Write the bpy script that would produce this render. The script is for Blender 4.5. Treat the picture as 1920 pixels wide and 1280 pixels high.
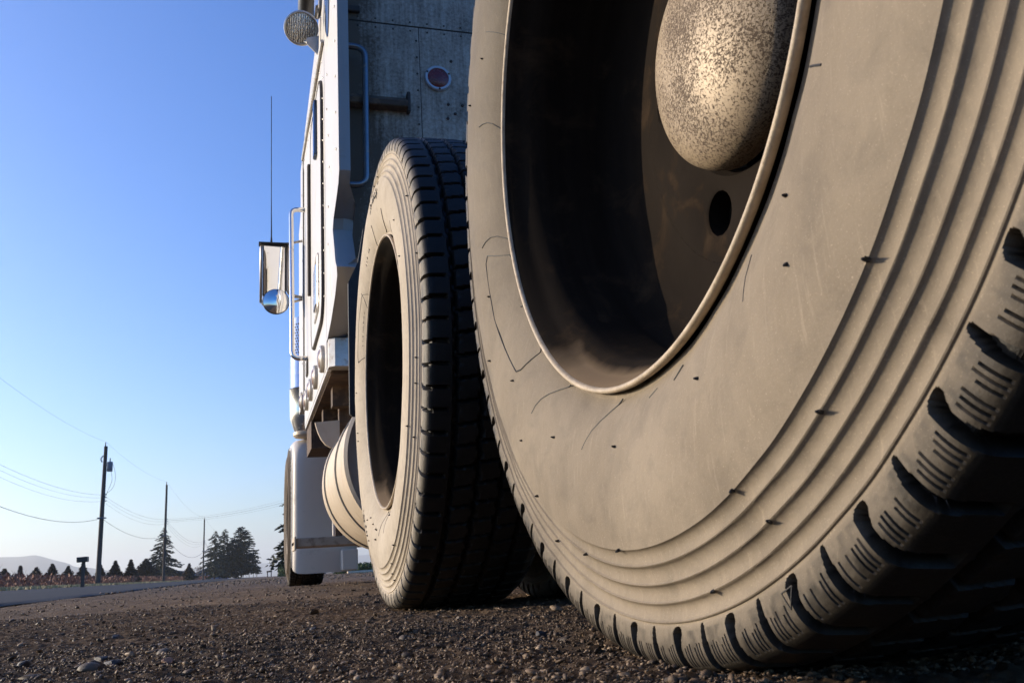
import bpy, math, random
import numpy as np
from mathutils import Vector, Matrix

random.seed(4); rng = np.random.default_rng(11)
PI = math.pi; R = math.radians
scene = bpy.context.scene
col = scene.collection
for o in list(bpy.data.objects): bpy.data.objects.remove(o)

# ------------------------------------------------------------------ camera
def make_camera():
    pit, roll, yaw = .2424, -.0609, .2936
    cy, sy = math.cos(yaw), math.sin(yaw)
    fw = Vector((sy*math.cos(pit), cy*math.cos(pit), math.sin(pit)))
    rt = Vector((cy, -sy, 0)); up = rt.cross(fw)
    c, s = math.cos(roll), math.sin(roll)
    r2 = c*rt + s*up; u2 = -s*rt + c*up
    m = Matrix((r2, u2, -fw)).transposed().to_4x4()
    m.translation = (0, 0, .0834)
    cam = bpy.data.cameras.new('camera'); o = bpy.data.objects.new('camera', cam)
    col.objects.link(o); o.matrix_world = m
    cam.sensor_width = 36; cam.lens = 36*1663.95/1920
    cam.clip_start = .02; cam.clip_end = 40000
    cam.dof.use_dof = True; cam.dof.focus_distance = 1.3; cam.dof.aperture_fstop = 32
    scene.camera = o
make_camera()

# ------------------------------------------------------------------ light
SUN_AZ, SUN_EL = -60, 14
w = bpy.data.worlds.new('World'); scene.world = w; w.use_nodes = True
nt = w.node_tree; bg = nt.nodes['Background']
sky = nt.nodes.new('ShaderNodeTexSky'); sky.sky_type = 'NISHITA'; sky.sun_disc = False
sky.sun_elevation = R(SUN_EL); sky.sun_rotation = R(SUN_AZ)
sky.altitude = 0; sky.air_density = 1.0; sky.dust_density = 1.6; sky.ozone_density = 5
hs = nt.nodes.new('ShaderNodeHueSaturation'); hs.inputs['Saturation'].default_value = 1.16; hs.inputs['Hue'].default_value = .512
nt.links.new(sky.outputs[0], hs.inputs['Color']); nt.links.new(hs.outputs[0], bg.inputs[0]); bg.inputs[1].default_value = .15
sd = bpy.data.lights.new('sun', 'SUN'); sd.energy = 3.5; sd.angle = R(.53); sd.color = (1, .84, .63)
so = bpy.data.objects.new('sun', sd); col.objects.link(so)
sv = Vector((math.sin(R(SUN_AZ))*math.cos(R(SUN_EL)), math.cos(R(SUN_AZ))*math.cos(R(SUN_EL)), math.sin(R(SUN_EL))))
so.rotation_euler = sv.to_track_quat('Z', 'Y').to_euler(); so.location = (-20, 10, 30)
scene.view_settings.view_transform = 'Standard'; scene.view_settings.look = 'None'
scene.view_settings.exposure = 0.88; scene.view_settings.gamma = 1
scene.render.engine = 'CYCLES'

# ------------------------------------------------------------------ materials
class NT:
    def __init__(s, name):
        s.m = bpy.data.materials.new(name); s.m.use_nodes = True
        s.t = s.m.node_tree; s.b = s.t.nodes['Principled BSDF']
        s.tc = s.t.nodes.new('ShaderNodeTexCoord')
    def n(s, ty, **k):
        x = s.t.nodes.new(ty)
        for a, v in k.items():
            if a.startswith('_'): x.inputs[a[1:].replace('_', ' ')].default_value = v
            else: setattr(x, a, v)
        return x
    def l(s, a, b): s.t.links.new(a, b)
    def noise(s, scale, detail=4, rough=.55, dist=0, coord='Object', stretch=None):
        x = s.n('ShaderNodeTexNoise', _Scale=scale, _Detail=detail, _Roughness=rough, _Distortion=dist)
        if stretch:
            mp = s.n('ShaderNodeMapping'); mp.inputs['Scale'].default_value = stretch
            s.l(s.tc.outputs[coord], mp.inputs[0]); s.l(mp.outputs[0], x.inputs[0])
        else: s.l(s.tc.outputs[coord], x.inputs[0])
        return x.outputs[0]
    def ramp(s, f, a, b, ca=(0, 0, 0, 1), cb=(1, 1, 1, 1)):
        x = s.n('ShaderNodeValToRGB'); e = x.color_ramp.elements
        e[0].position = a; e[1].position = b; e[0].color = ca; e[1].color = cb
        s.l(f, x.inputs[0]); return x.outputs[0]
    def mix(s, f, a, b, mode='MIX'):
        x = s.n('ShaderNodeMix', data_type='RGBA', blend_type=mode)
        for v, i in ((f, 0), (a, 6), (b, 7)):
            if isinstance(v, (int, float)): x.inputs[i].default_value = v
            elif isinstance(v, tuple): x.inputs[i].default_value = (*v[:3], 1)
            else: s.l(v, x.inputs[i])
        return x.outputs[2]
    def math(s, op, a, b=0):
        x = s.n('ShaderNodeMath', operation=op)
        for v, i in ((a, 0), (b, 1)):
            if isinstance(v, (int, float)): x.inputs[i].default_value = v
            else: s.l(v, x.inputs[i])
        return x.outputs[0]
    def attr(s, name):
        x = s.n('ShaderNodeAttribute', attribute_name=name); return x.outputs['Fac']
    def bump(s, h, strength=.3, dist=.002):
        x = s.n('ShaderNodeBump', _Strength=strength, _Distance=dist)
        s.l(h, x.inputs['Height']); s.l(x.outputs[0], s.b.inputs['Normal'])
    def set(s, **k):
        for a, v in k.items():
            i = s.b.inputs[a.replace('_', ' ')]
            if isinstance(v, tuple): i.default_value = (*v[:3], 1)
            elif isinstance(v, (int, float)): i.default_value = v
            else: s.l(v, i)
        return s

def simple(name, c, rough=.6, metal=0, var=.25, scale=8, dirt=None, dirt_amt=.5, bump=0, stretch=None, bscale=60):
    n = NT(name)
    f = n.noise(scale, 6, .6, stretch=stretch)
    base = n.mix(n.ramp(f, .3, .7), tuple(v*(1-var) for v in c), tuple(min(1, v*(1+var)) for v in c))
    if dirt:
        g = n.noise(scale*2.3, 8, .68, .4)
        g = n.ramp(g, .62-dirt_amt*.3, .78-dirt_amt*.25)
        base = n.mix(g, base, dirt)
        n.set(Roughness=n.math('ADD', n.math('MULTIPLY', g, .35), rough))
        if metal: n.set(Metallic=n.math('SUBTRACT', metal, n.math('MULTIPLY', g, metal)))
    else: n.set(Roughness=rough, Metallic=metal)
    n.set(Base_Color=base)
    if bump: n.bump(n.noise(bscale, 6, .6), bump, .003)
    return n.m

def tyre_mat(name, dust, dark):
    n = NT(name)
    a = n.attr('dust')
    big = n.noise(5, 6, .6, 1.0); mid = n.noise(28, 8, .65, .6); fine = n.noise(900, 3, .6)
    d = n.mix(n.ramp(big, .35, .68), dust, dark)
    d = n.mix(n.math('MULTIPLY', n.ramp(mid, .5, .72), .5), d, tuple(v*.62 for v in dust))
    sc = n.noise(60, 5, .7, .3, stretch=(1, 3.2, .35)); d = n.mix(n.math('MULTIPLY', n.ramp(sc, .58, .70), .35), d, tuple(v*1.35 for v in dust))
    d = n.mix(n.math('MULTIPLY', n.ramp(fine, .6, .72), .5), d, tuple(min(1, v*1.7) for v in dust))
    patch = n.ramp(mid, .25, .6)
    cov = n.math('MULTIPLY', a, n.math('ADD', n.math('MULTIPLY', patch, .35), .75))
    cov = n.n('ShaderNodeClamp').inputs[0].node and cov
    cl = n.n('ShaderNodeClamp'); n.l(cov, cl.inputs[0])
    rub = n.mix(n.ramp(fine, .55, .7), (.006, .0055, .005), (.020, .017, .014))
    n.set(Base_Color=n.mix(cl.outputs[0], rub, d), Roughness=n.math('ADD', n.math('MULTIPLY', cl.outputs[0], .35), .5))
    n.b.inputs['Specular IOR Level'].default_value = .22
    x = n.n('ShaderNodeBump', _Strength=.35, _Distance=.0012); n.l(n.noise(260, 6, .7), x.inputs['Height'])
    y = n.n('ShaderNodeBump', _Strength=.3, _Distance=.004); n.l(n.noise(30, 4, .6), y.inputs['Height']); n.l(x.outputs[0], y.inputs['Normal'])
    n.l(y.outputs[0], n.b.inputs['Normal'])
    return n.m
M = {}
M['tyre'] = tyre_mat('dusty tyre rubber', (.270, .220, .160), (.190, .153, .110))
M['tyre2'] = tyre_mat('pale dusty tyre rubber', (.45, .385, .30), (.37, .31, .235))
M['rubber'] = simple('black rubber', (.018, .017, .017), .7, var=.3, scale=30, dirt=(.12, .09, .06), dirt_amt=.1)
M['rim'] = rim_mat = simple('black rim steel', (.014, .0105, .008), .9, .0, scale=7, dirt=(.036, .024, .015), dirt_amt=.35, bump=.12, stretch=(9, .7, .7))
M['rim'].node_tree.nodes['Principled BSDF'].inputs['Specular IOR Level'].default_value = .05
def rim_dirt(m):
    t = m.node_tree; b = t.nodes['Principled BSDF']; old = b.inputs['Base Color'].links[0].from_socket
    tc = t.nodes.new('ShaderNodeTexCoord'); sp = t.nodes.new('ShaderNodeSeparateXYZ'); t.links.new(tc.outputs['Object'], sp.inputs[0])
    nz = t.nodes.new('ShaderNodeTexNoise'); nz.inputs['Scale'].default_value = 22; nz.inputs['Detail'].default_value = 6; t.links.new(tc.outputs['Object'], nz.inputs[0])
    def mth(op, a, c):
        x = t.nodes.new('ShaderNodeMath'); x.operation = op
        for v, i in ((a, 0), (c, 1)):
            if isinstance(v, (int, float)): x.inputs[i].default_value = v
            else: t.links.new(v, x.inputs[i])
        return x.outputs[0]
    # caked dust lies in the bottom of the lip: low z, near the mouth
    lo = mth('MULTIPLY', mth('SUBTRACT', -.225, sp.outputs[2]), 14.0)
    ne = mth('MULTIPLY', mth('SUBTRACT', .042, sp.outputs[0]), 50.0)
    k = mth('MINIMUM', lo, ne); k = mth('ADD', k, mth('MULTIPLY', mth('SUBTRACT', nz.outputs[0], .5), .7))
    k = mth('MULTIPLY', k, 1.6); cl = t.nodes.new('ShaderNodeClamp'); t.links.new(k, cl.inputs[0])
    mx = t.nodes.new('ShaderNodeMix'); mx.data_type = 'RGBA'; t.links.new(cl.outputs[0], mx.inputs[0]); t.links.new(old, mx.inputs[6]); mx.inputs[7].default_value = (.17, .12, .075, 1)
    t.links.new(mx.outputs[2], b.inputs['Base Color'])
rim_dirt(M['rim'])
M['tyre_dark'] = tyre_mat('front tyre rubber', (.13, .10, .075), (.09, .07, .05))
M['flange'] = simple('dusty rim flange', (.40, .32, .225), .6, .05, scale=60, dirt=(.34, .25, .17), dirt_amt=.3, bump=.25, bscale=250)
def hub_mat():
    n = NT('mud speckled chrome')
    f = n.noise(430, 8, .75, .8); g = n.noise(18, 4, .5)
    k = n.ramp(n.math('ADD', f, n.math('MULTIPLY', n.math('SUBTRACT', g, .5), .25)), .505, .545)
    n.set(Base_Color=n.mix(k, (.34, .26, .17), (.085, .055, .032)), Metallic=n.math('SUBTRACT', .16, n.math('MULTIPLY', k, .16)),
          Roughness=n.math('ADD', n.math('MULTIPLY', k, .3), .52))
    n.bump(k, .5, .0012); return n.m
M['hub'] = hub_mat()
M['white'] = simple('white truck paint', (.56, .53, .48), .38, var=.07, scale=2, dirt=(.50, .42, .33), dirt_amt=.12)
M['paint_grey'] = simple('dull white fender paint', (.62, .56, .48), .4, var=.04, scale=2, dirt=(.42, .38, .34), dirt_amt=.1)
def wall_mat():
    n = NT('grimy rear wall paint')
    f = n.noise(2.2, 6, .65, .6); g = n.noise(55, 10, .8, .3); v = n.noise(9, 6, .6, .2, stretch=(6, 1, .5))
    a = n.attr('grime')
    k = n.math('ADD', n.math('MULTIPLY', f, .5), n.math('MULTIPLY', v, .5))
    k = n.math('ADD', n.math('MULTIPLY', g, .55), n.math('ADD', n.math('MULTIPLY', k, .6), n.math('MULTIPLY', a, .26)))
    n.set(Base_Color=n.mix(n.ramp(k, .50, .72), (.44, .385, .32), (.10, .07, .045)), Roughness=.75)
    n.bump(g, .25, .002); return n.m
M['wall'] = wall_mat()
M['chrome'] = simple('chrome', (.82, .80, .78), .16, 1.0, var=.05, dirt=(.5, .43, .34), dirt_amt=.12, scale=20)
M['dull_chrome'] = simple('dull chrome', (.17, .18, .20), .35, 1.0, var=.15, dirt=(.3, .25, .2), dirt_amt=.15, scale=20)
M['dull_metal'] = simple('dull galvanised metal', (.50, .47, .43), .42, .8, var=.2, scale=14, dirt=(.30, .23, .16), dirt_amt=.3)
M['tank'] = simple('dusty aluminium tank', (.50, .41, .30), .5, .1, var=.06, scale=3, dirt=(.46, .36, .26), dirt_amt=.35, bump=.08)
M['frame'] = simple('rusty frame steel', (.075, .045, .028), .8, var=.4, scale=7, dirt=(.20, .13, .08), dirt_amt=.45)
M['beige'] = simple('beige step steel', (.40, .31, .22), .7, var=.2, scale=9, dirt=(.2, .14, .09), dirt_amt=.3)
M['black'] = simple('black plastic', (.015, .015, .016), .4, var=.2)
M['seam'] = simple('dark seam', (.05, .04, .035), .8, var=.3, scale=20)
M['red_lens'] = simple('red lens', (.16, .02, .02), .25, var=.3, scale=20, dirt=(.12, .06, .04), dirt_amt=.3)
M['amber'] = simple('amber lens', (.13, .045, .02), .25, var=.2)
M['blue_glass'] = simple('dark blue window', (.03, .06, .12), .05, .5, var=.1)
M['mirror'] = simple('mirror glass', (.9, .9, .9), .02, 1.0, var=.01)
def lens_mat():
    n = NT('ribbed lamp glass')
    wv = n.n('ShaderNodeTexWave', _Scale=26, _Distortion=5, _Detail=3, _Detail_Scale=3.0); n.l(n.tc.outputs['Object'], wv.inputs[0])
    n.set(Base_Color=n.mix(wv.outputs[1], (.16, .14, .12), (.85, .80, .70)), Roughness=.18, Metallic=.75)
    n.bump(wv.outputs[1], .7, .004); return n.m
M['lens'] = lens_mat()
M['bark'] = simple('bark', (.07, .05, .035), .9, var=.4, scale=6)
M['pole'] = simple('weathered pole wood', (.075, .06, .05), .9, var=.3, scale=3, stretch=(4, 4, .3))
M['wire'] = simple('power wire', (.05, .05, .05), .6)
M['transformer'] = simple('grey transformer paint', (.16, .17, .19), .5)
def leaf(name, a, b, t=.15):
    n = NT(name); oi = n.n('ShaderNodeNewGeometry')
    n.set(Base_Color=n.mix(oi.outputs['Random Per Island'], a, b), Roughness=.8)
    return n.m
M['needle'] = leaf('conifer needles', (.012, .021, .012), (.032, .044, .022))
M['needle2'] = leaf('light conifer needles', (.022, .036, .020), (.055, .068, .036))
M['thuja'] = leaf('cedar scale leaves', (.045, .032, .020), (.095, .055, .034))
M['cane'] = leaf('red brown canes', (.17, .060, .036), (.36, .165, .095))
M['hedge'] = leaf('hedge leaves', (.03, .06, .015), (.10, .14, .04))
M['straw'] = leaf('dry verge grass', (.30, .24, .10), (.46, .38, .20))
M['twig'] = simple('bare twigs', (.16, .11, .08), .9)
M['house'] = simple('blue grey siding', (.22, .27, .36), .8, var=.06)
M['roof'] = simple('grey roofing', (.12, .13, .16), .8)
def ground_mat():
    n = NT('gravelly dirt'); n.b.inputs['Specular IOR Level'].default_value = .15
    a = n.noise(1.3, 5, .6); b = n.noise(90, 8, .75); c = n.noise(420, 4, .7)
    base = n.mix(n.ramp(b, .35, .68), (.085, .054, .033), (.27, .178, .105))
    base = n.mix(n.math('MULTIPLY', n.ramp(a, .4, .65), .5), base, (.07, .045, .028))
    base = n.mix(n.math('MULTIPLY', n.ramp(c, .58, .70), .6), base, (.30, .24, .18))
    n.set(Base_Color=base, Roughness=.85)
    x = n.n('ShaderNodeBump', _Strength=1.0, _Distance=.006); n.l(n.noise(170, 8, .8), x.inputs['Height'])
    y = n.n('ShaderNodeBump', _Strength=.9, _Distance=.003); n.l(n.noise(480, 5, .75), y.inputs['Height']); n.l(x.outputs[0], y.inputs['Normal']); n.l(y.outputs[0], n.b.inputs['Normal'])
    return n.m
M['ground'] = ground_mat()
def stone_mat(name, c):
    n = NT(name); n.b.inputs['Specular IOR Level'].default_value = .25; g = n.n('ShaderNodeNewGeometry')
    r = n.n('ShaderNodeValToRGB'); r.color_ramp.interpolation = 'LINEAR'
    e = r.color_ramp.elements; e[0].color = (*c[0], 1); e[1].color = (*c[-1], 1)
    for i, v in enumerate(c[1:-1]): q = e.new((i+1)/(len(c)-1)); q.color = (*v, 1)
    n.l(g.outputs['Random Per Island'], r.inputs[0])
    f = n.noise(220, 6, .7)
    n.set(Base_Color=n.mix(n.math('MULTIPLY', n.ramp(f, .4, .65), .6), r.outputs[0], tuple(v*.5 for v in c[0])), Roughness=.6)
    n.bump(f, .5, .0012); return n.m
M['stones'] = stone_mat('mixed gravel', [(.045, .03, .019), (.095, .062, .038), (.17, .11, .064), (.08, .057, .040), (.20, .128, .072), (.36, .26, .17)])
M['stone_grey'] = stone_mat('grey stone', [(.12, .09, .065), (.14, .105, .075)])
M['stone_dark'] = stone_mat('dark stone', [(.05, .045, .042), (.06, .052, .048)])
M['stone_pale'] = stone_mat('pale stone', [(.26, .22, .18), (.30, .25, .20)])
M['stone_red'] = stone_mat('reddish stone', [(.26, .13, .08), (.28, .15, .09)])
def asphalt():
    n = NT('asphalt'); n.b.inputs['Specular IOR Level'].default_value = .12; f = n.noise(3, 5, .6, stretch=(1, .1, 1)); g = n.noise(150, 3, .6)
    n.set(Base_Color=n.mix(g, n.mix(n.ramp(f, .4, .6), (.030, .027, .025), (.042, .038, .035)), (.05, .05, .055)), Roughness=.8)
    n.bump(g, .4, .004); return n.m
M['asphalt'] = asphalt()
M['field'] = simple('brown field soil', (.085, .06, .04), .95, var=.3, scale=.2)
M['hill'] = simple('wooded hill', (.035, .045, .035), .95, var=.4, scale=.004)

# ------------------------------------------------------------------ object helpers
WL = {}   # world position of every parent
def mesh(name, V, F, mat, smooth=False, sharp=None):
    me = bpy.data.meshes.new(name); V = np.asarray(V, dtype=np.float32).reshape(-1, 3)
    if isinstance(F, np.ndarray):
        k = F.shape[1]; me.vertices.add(len(V)); me.vertices.foreach_set('co', V.ravel())
        me.loops.add(F.size); me.loops.foreach_set('vertex_index', F.ravel().astype(np.int32))
        me.polygons.add(len(F)); me.polygons.foreach_set('loop_start', np.arange(0, F.size, k, dtype=np.int32))
        me.update(calc_edges=True); me.validate()
    else: me.from_pydata(V.tolist(), [], F)
    if smooth:
        me.polygons.foreach_set('use_smooth', [True]*len(me.polygons))
        if sharp: me.set_sharp_from_angle(angle=R(sharp))
    if mat: me.materials.append(M[mat] if isinstance(mat, str) else mat)
    return me
def tag(o, label=None, cat=None, group=None, kind=None):
    for k, v in (('label', label), ('category', cat), ('group', group), ('kind', kind)):
        if v: o[k] = v
    return o
def put(name, me, parent=None, loc=(0, 0, 0), **t):
    o = bpy.data.objects.new(name, me); col.objects.link(o)
    if parent: o.parent = parent
    o.location = loc; pw = WL[parent.name] if parent else Vector((0, 0, 0))
    WL[o.name] = pw + Vector(loc)
    return tag(o, **t)
def empty(name, loc, **t):
    o = bpy.data.objects.new(name, None); col.objects.link(o); o.location = loc; WL[o.name] = Vector(loc)
    o.empty_display_size = .2
    return tag(o, **t)
def part(name, parts, mat, parent, smooth=False, sharp=None, **t):
    """parts: list of (V,F) in world coordinates; joined to ONE mesh under parent"""
    if not isinstance(parts, list): parts = [parts]
    V, F = merge(parts)
    if parent: V = V - np.array(WL[parent.name])
    return put(name, mesh(name, V, F, mat, smooth, sharp), parent, **t)
def merge(parts):
    V = []; F = []; n = 0
    for v, f in parts:
        v = np.asarray(v, float).reshape(-1, 3); V.append(v)
        F += [tuple(int(i)+n for i in q) for q in f]; n += len(v)
    return np.concatenate(V), F
def box(x0, x1, y0, y1, z0, z1, b=0):
    if b:  # chamfered box
        V = []; F = []
        import itertools
        P = [(x0, x1), (y0, y1), (z0, z1)]
        idx = {}
        for ax in range(3):
            for s in itertools.product((0, 1), repeat=3):
                p = [P[i][s[i]] + (0 if i == ax else (b if s[i] == 0 else -b)) for i in range(3)]
                idx[(ax, s)] = len(V); V.append(p)
        for ax in range(3):
            a, c = [i for i in range(3) if i != ax]
            for s in (0, 1):
                q = []
                for sa, sc in ((0, 0), (1, 0), (1, 1), (0, 1)):
                    k = [0, 0, 0]; k[ax] = s; k[a] = sa; k[c] = sc; q.append(idx[(ax, tuple(k))])
                if (s == 1) != (ax == 1): F.append(q)
                else: F.append(q[::-1])
            # edges along ax
            for sa in (0, 1):
                for sc in (0, 1):
                    k0 = [0, 0, 0]; k1 = [0, 0, 0]; k0[a] = k1[a] = sa; k0[c] = k1[c] = sc; k0[ax] = 0; k1[ax] = 1
                    F.append([idx[(a, tuple(k0))], idx[(a, tuple(k1))], idx[(c, tuple(k1))], idx[(c, tuple(k0))]])
        for s in itertools.product((0, 1), repeat=3): F.append([idx[(0, s)], idx[(1, s)], idx[(2, s)]])
        return V, F
    V = [(x, y, z) for x in (x0, x1) for y in (y0, y1) for z in (z0, z1)]
    return V, [(0, 1, 3, 2), (4, 6, 7, 5), (0, 4, 5, 1), (2, 3, 7, 6), (0, 2, 6, 4), (1, 5, 7, 3)]
def tube(pts, r, n=8, caps=True):
    pts = [Vector(p) for p in pts]; V = []; F = []
    rr = r if isinstance(r, (list, tuple)) else [r]*len(pts)
    u = None
    for i, p in enumerate(pts):
        t = (pts[min(i+1, len(pts)-1)] - pts[max(i-1, 0)]).normalized()
        if u is None: u = t.cross(Vector((0, 0, 1)) if abs(t.z) < .9 else Vector((1, 0, 0))).normalized()
        u = (u - t*u.dot(t)).normalized(); v = t.cross(u)
        for k in range(n):
            a = 2*PI*k/n; V.append(p + (u*math.cos(a) + v*math.sin(a))*rr[i])
    for i in range(len(pts)-1):
        for k in range(n):
            a = i*n+k; b = i*n+(k+1) % n; F.append((a, b, b+n, a+n))
    if caps: F.append(tuple(range(n-1, -1, -1))); F.append(tuple((len(pts)-1)*n+k for k in range(n)))
    return V, F
def rnd(pts, r, k=5):
    """round the corners of a polyline"""
    P = [Vector(p) for p in pts]; out = [P[0]]
    for i in range(1, len(P)-1):
        a = (P[i-1]-P[i]); b = (P[i+1]-P[i]); q = min(r, a.length*.49, b.length*.49)
        A = P[i]+a.normalized()*q; B = P[i]+b.normalized()*q
        for j in range(k+1):
            t = j/k; out.append(A*(1-t)**2 + P[i]*2*t*(1-t) + B*t*t)
    return out + [P[-1]]
def revolve(prof, axis='X', n=48, c=(0, 0, 0), a0=0, a1=2*PI):
    """prof: list of (radius, position along the axis)"""
    full = abs(a1-a0-2*PI) < 1e-6; m = n if full else n+1
    V = []; F = []
    for r, h in prof:
        for k in range(m):
            a = a0+(a1-a0)*k/n; p, q = r*math.cos(a), r*math.sin(a)
            v = {'X': (h, p, q), 'Y': (p, h, q), 'Z': (p, q, h)}[axis]
            V.append((v[0]+c[0], v[1]+c[1], v[2]+c[2]))
    for i in range(len(prof)-1):
        for k in range(n):
            k2 = (k+1) % m if full else k+1
            F.append((i*m+k, i*m+k2, (i+1)*m+k2, (i+1)*m+k))
    return V, F
def extrude(poly, axis, a, b):
    """poly of 2-D points in the other two axes (in axis order), extruded from a to b"""
    n = len(poly); V = []
    for h in (a, b):
        for p, q in poly:
            V.append({'X': (h, p, q), 'Y': (p, h, q), 'Z': (p, q, h)}[axis])
    F = [tuple(range(n)), tuple(range(2*n-1, n-1, -1))]
    F += [(k, (k+1) % n, (k+1) % n+n, k+n) for k in range(n)]
    return V, F
def orient(V, pos, z):
    """turn local +Z to direction z and move to pos"""
    q = Vector(z).to_track_quat('Z', 'Y').to_matrix()
    return [q @ Vector(v) + Vector(pos) for v in V]
def vnoise(nx, ny, cell, g):
    """smooth value noise on a nx*ny grid"""
    gx, gy = int(nx/cell)+3, int(ny/cell)+3; a = g.random((gx, gy))
    X = np.arange(nx)/cell; Y = np.arange(ny)/cell; i = X.astype(int); j = Y.astype(int)
    fx = X-i; fy = Y-j; fx = fx*fx*(3-2*fx); fy = fy*fy*(3-2*fy)
    A = a[i][:, j]; B = a[i+1][:, j]; C = a[i][:, j+1]; D = a[i+1][:, j+1]
    fx = fx[:, None]; fy = fy[None]
    return (A*(1-fx)+B*fx)*(1-fy)+(C*(1-fx)+D*fx)*fy - .5
def gridF(nx, ny, wrap=False):
    i = np.arange(nx if wrap else nx-1)[:, None]; j = np.arange(ny-1)[None]
    i2 = (i+1) % nx
    return np.stack([i*ny+j, i2*ny+j, i2*ny+j+1, i*ny+j+1], -1).reshape(-1, 4)
def polar(az, d, z=0): return Vector((d*math.sin(R(az)), d*math.cos(R(az)), z))

# ------------------------------------------------------------------ terrain
RY = [-80, 7, 72, 109, 173, 254, 375, 800, 3000]
RX = [-1.5, -1.75, -2.2, -2.0, -1.2, 1.0, 2.5, 14, 80]
ROADW = 6.5
def xn(y): return np.interp(y, RY, RX)
def tz(x, y):
    t = xn(y) - x
    return np.where(t <= 0, 0, np.where(t < ROADW, .14*t/ROADW, .14 + .15*np.clip((t-ROADW)/2.5, 0, 1)))
def axis_pts(lo, hi, dense):
    out = set(dense); s = dense[0]; st = dense[1]-dense[0]
    while s > lo: s -= st; st *= 1.35; out.add(s)
    s = dense[-1]; st = dense[-1]-dense[-2]
    while s < hi: s += st; st *= 1.35; out.add(s)
    return np.array(sorted(out))
def ground():
    # near patch
    h = .0062; xs = np.arange(-1.25, 1.35, h); ys = np.arange(.22, 3.3, h); nx, ny = len(xs), len(ys)
    Z = vnoise(nx, ny, 55, rng)*.011 + vnoise(nx, ny, 18, rng)*.006 + vnoise(nx, ny, 6, rng)*.0040 + vnoise(nx, ny, 2.2, rng)*.0038 + (rng.random((nx, ny))-.5)*.0046
    X, Y = np.meshgrid(xs, ys, indexing='ij')
    e = np.minimum.reduce([X-xs[0], xs[-1]-X, Y-ys[0], ys[-1]-Y]); e = np.clip(e/.12, 0, 1)
    Z = Z*e - .0015 + (e-1)*.004
    near = (Z, xs, ys)
    o = put('gravel_ground', mesh('gravel_ground', np.stack([X, Y, Z], -1), gridF(nx, ny), 'ground', True), kind='structure')
    # middle patch
    h = .032; x2 = np.arange(-1.9, 7.5, h); y2 = np.arange(.1, 16, h); nx, ny = len(x2), len(y2)
    Z2 = vnoise(nx, ny, 20, rng)*.02 + vnoise(nx, ny, 5, rng)*.010 + vnoise(nx, ny, 1.8, rng)*.009
    X2, Y2 = np.meshgrid(x2, y2, indexing='ij')
    e = np.minimum.reduce([X2-x2[0], x2[-1]-X2, Y2-y2[0], y2[-1]-Y2]); e = np.clip(e/.5, 0, 1)
    inside = (X2 > xs[0]+.05) & (X2 < xs[-1]-.05) & (Y2 > ys[0]+.05) & (Y2 < ys[-1]-.05)
    Z2 = Z2*e - .008 + (e-1)*.01 - inside*.04
    Z2 -= np.clip((xn(Y2)+.35-X2)/.35, 0, 1)*.012
    put('gravel_ground', mesh('gravel_ground', np.stack([X2, Y2, Z2], -1), gridF(nx, ny), 'ground', True), kind='structure')
    # far sheet
    gx = axis_pts(-14000, 14000, list(np.arange(-14, 8, .5))); gy = axis_pts(-14000, 16000, list(np.arange(-6, 120, 2.0)))
    X3, Y3 = np.meshgrid(gx, gy, indexing='ij'); Z3 = tz(X3, Y3) - .02
    ins = (X3 > -1.9) & (X3 < 7.4) & (Y3 > .2) & (Y3 < 15.9)
    Z3 -= ins*.05
    o = put('terrain', mesh('terrain', np.stack([X3, Y3, Z3], -1), gridF(len(gx), len(gy)), 'ground', True), kind='structure')
    o.data.materials.append(M['field'])
    # field surface beyond the verge
    yy = np.array([-80, 0, 30, 72, 109, 173, 254, 375, 600, 1200, 3000]); T = np.array([ROADW+1.6, ROADW+3, 20, 60, 300, 1500])
    V = [(float(xn(y)-t), y, float(tz(xn(y)-t, y))+.004) for y in yy for t in T]
    put('field', mesh('field', V, gridF(len(yy), len(T)), 'field'), kind='structure')
    # road
    yy = np.concatenate([np.arange(-80, 60, 1.0), np.arange(60, 400, 8), np.arange(400, 3000, 100)]); T = np.array([-.04, 0, .15, 1, 2, 3.2, 4.4, 5.4, 6.35, 6.5, 6.56])
    V = []
    for i, y in enumerate(yy):
        for j, t in enumerate(T):
            jig = (random.random()-.5)*.10 if j < 2 and y < 60 else 0
            dz = -.012 if j in (0, len(T)-1) else .006
            V.append((float(xn(y)-t)+jig, y, float(tz(xn(y)-max(t, 0), y))+dz))
    put('road', mesh('road', V, gridF(len(yy), len(T)), 'asphalt', True), kind='structure')
    return [(Z2, x2, y2), near]
GRIDS = ground()

# stones -----------------------------------------------------------
def ico(sub):
    t = (1+5**.5)/2
    V = [(-1, t, 0), (1, t, 0), (-1, -t, 0), (1, -t, 0), (0, -1, t), (0, 1, t), (0, -1, -t), (0, 1, -t), (t, 0, -1), (t, 0, 1), (-t, 0, -1), (-t, 0, 1)]
    F = [(0, 11, 5), (0, 5, 1), (0, 1, 7), (0, 7, 10), (0, 10, 11), (1, 5, 9), (5, 11, 4), (11, 10, 2), (10, 7, 6), (7, 1, 8), (3, 9, 4), (3, 4, 2), (3, 2, 6), (3, 6, 8), (3, 8, 9), (4, 9, 5), (2, 4, 11), (6, 2, 10), (8, 6, 7), (9, 8, 1)]
    V = [Vector(v).normalized() for v in V]
    for _ in range(sub):
        d = {}; G = []
        def mid(a, b):
            k = (min(a, b), max(a, b))
            if k not in d: d[k] = len(V); V.append(((V[a]+V[b])/2).normalized())
            return d[k]
        for a, b, c in F:
            x, y, z = mid(a, b), mid(b, c), mid(c, a); G += [(a, x, z), (b, y, x), (c, z, y), (x, y, z)]
        F = G
    return np.array([tuple(v) for v in V]), np.array(F)
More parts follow.
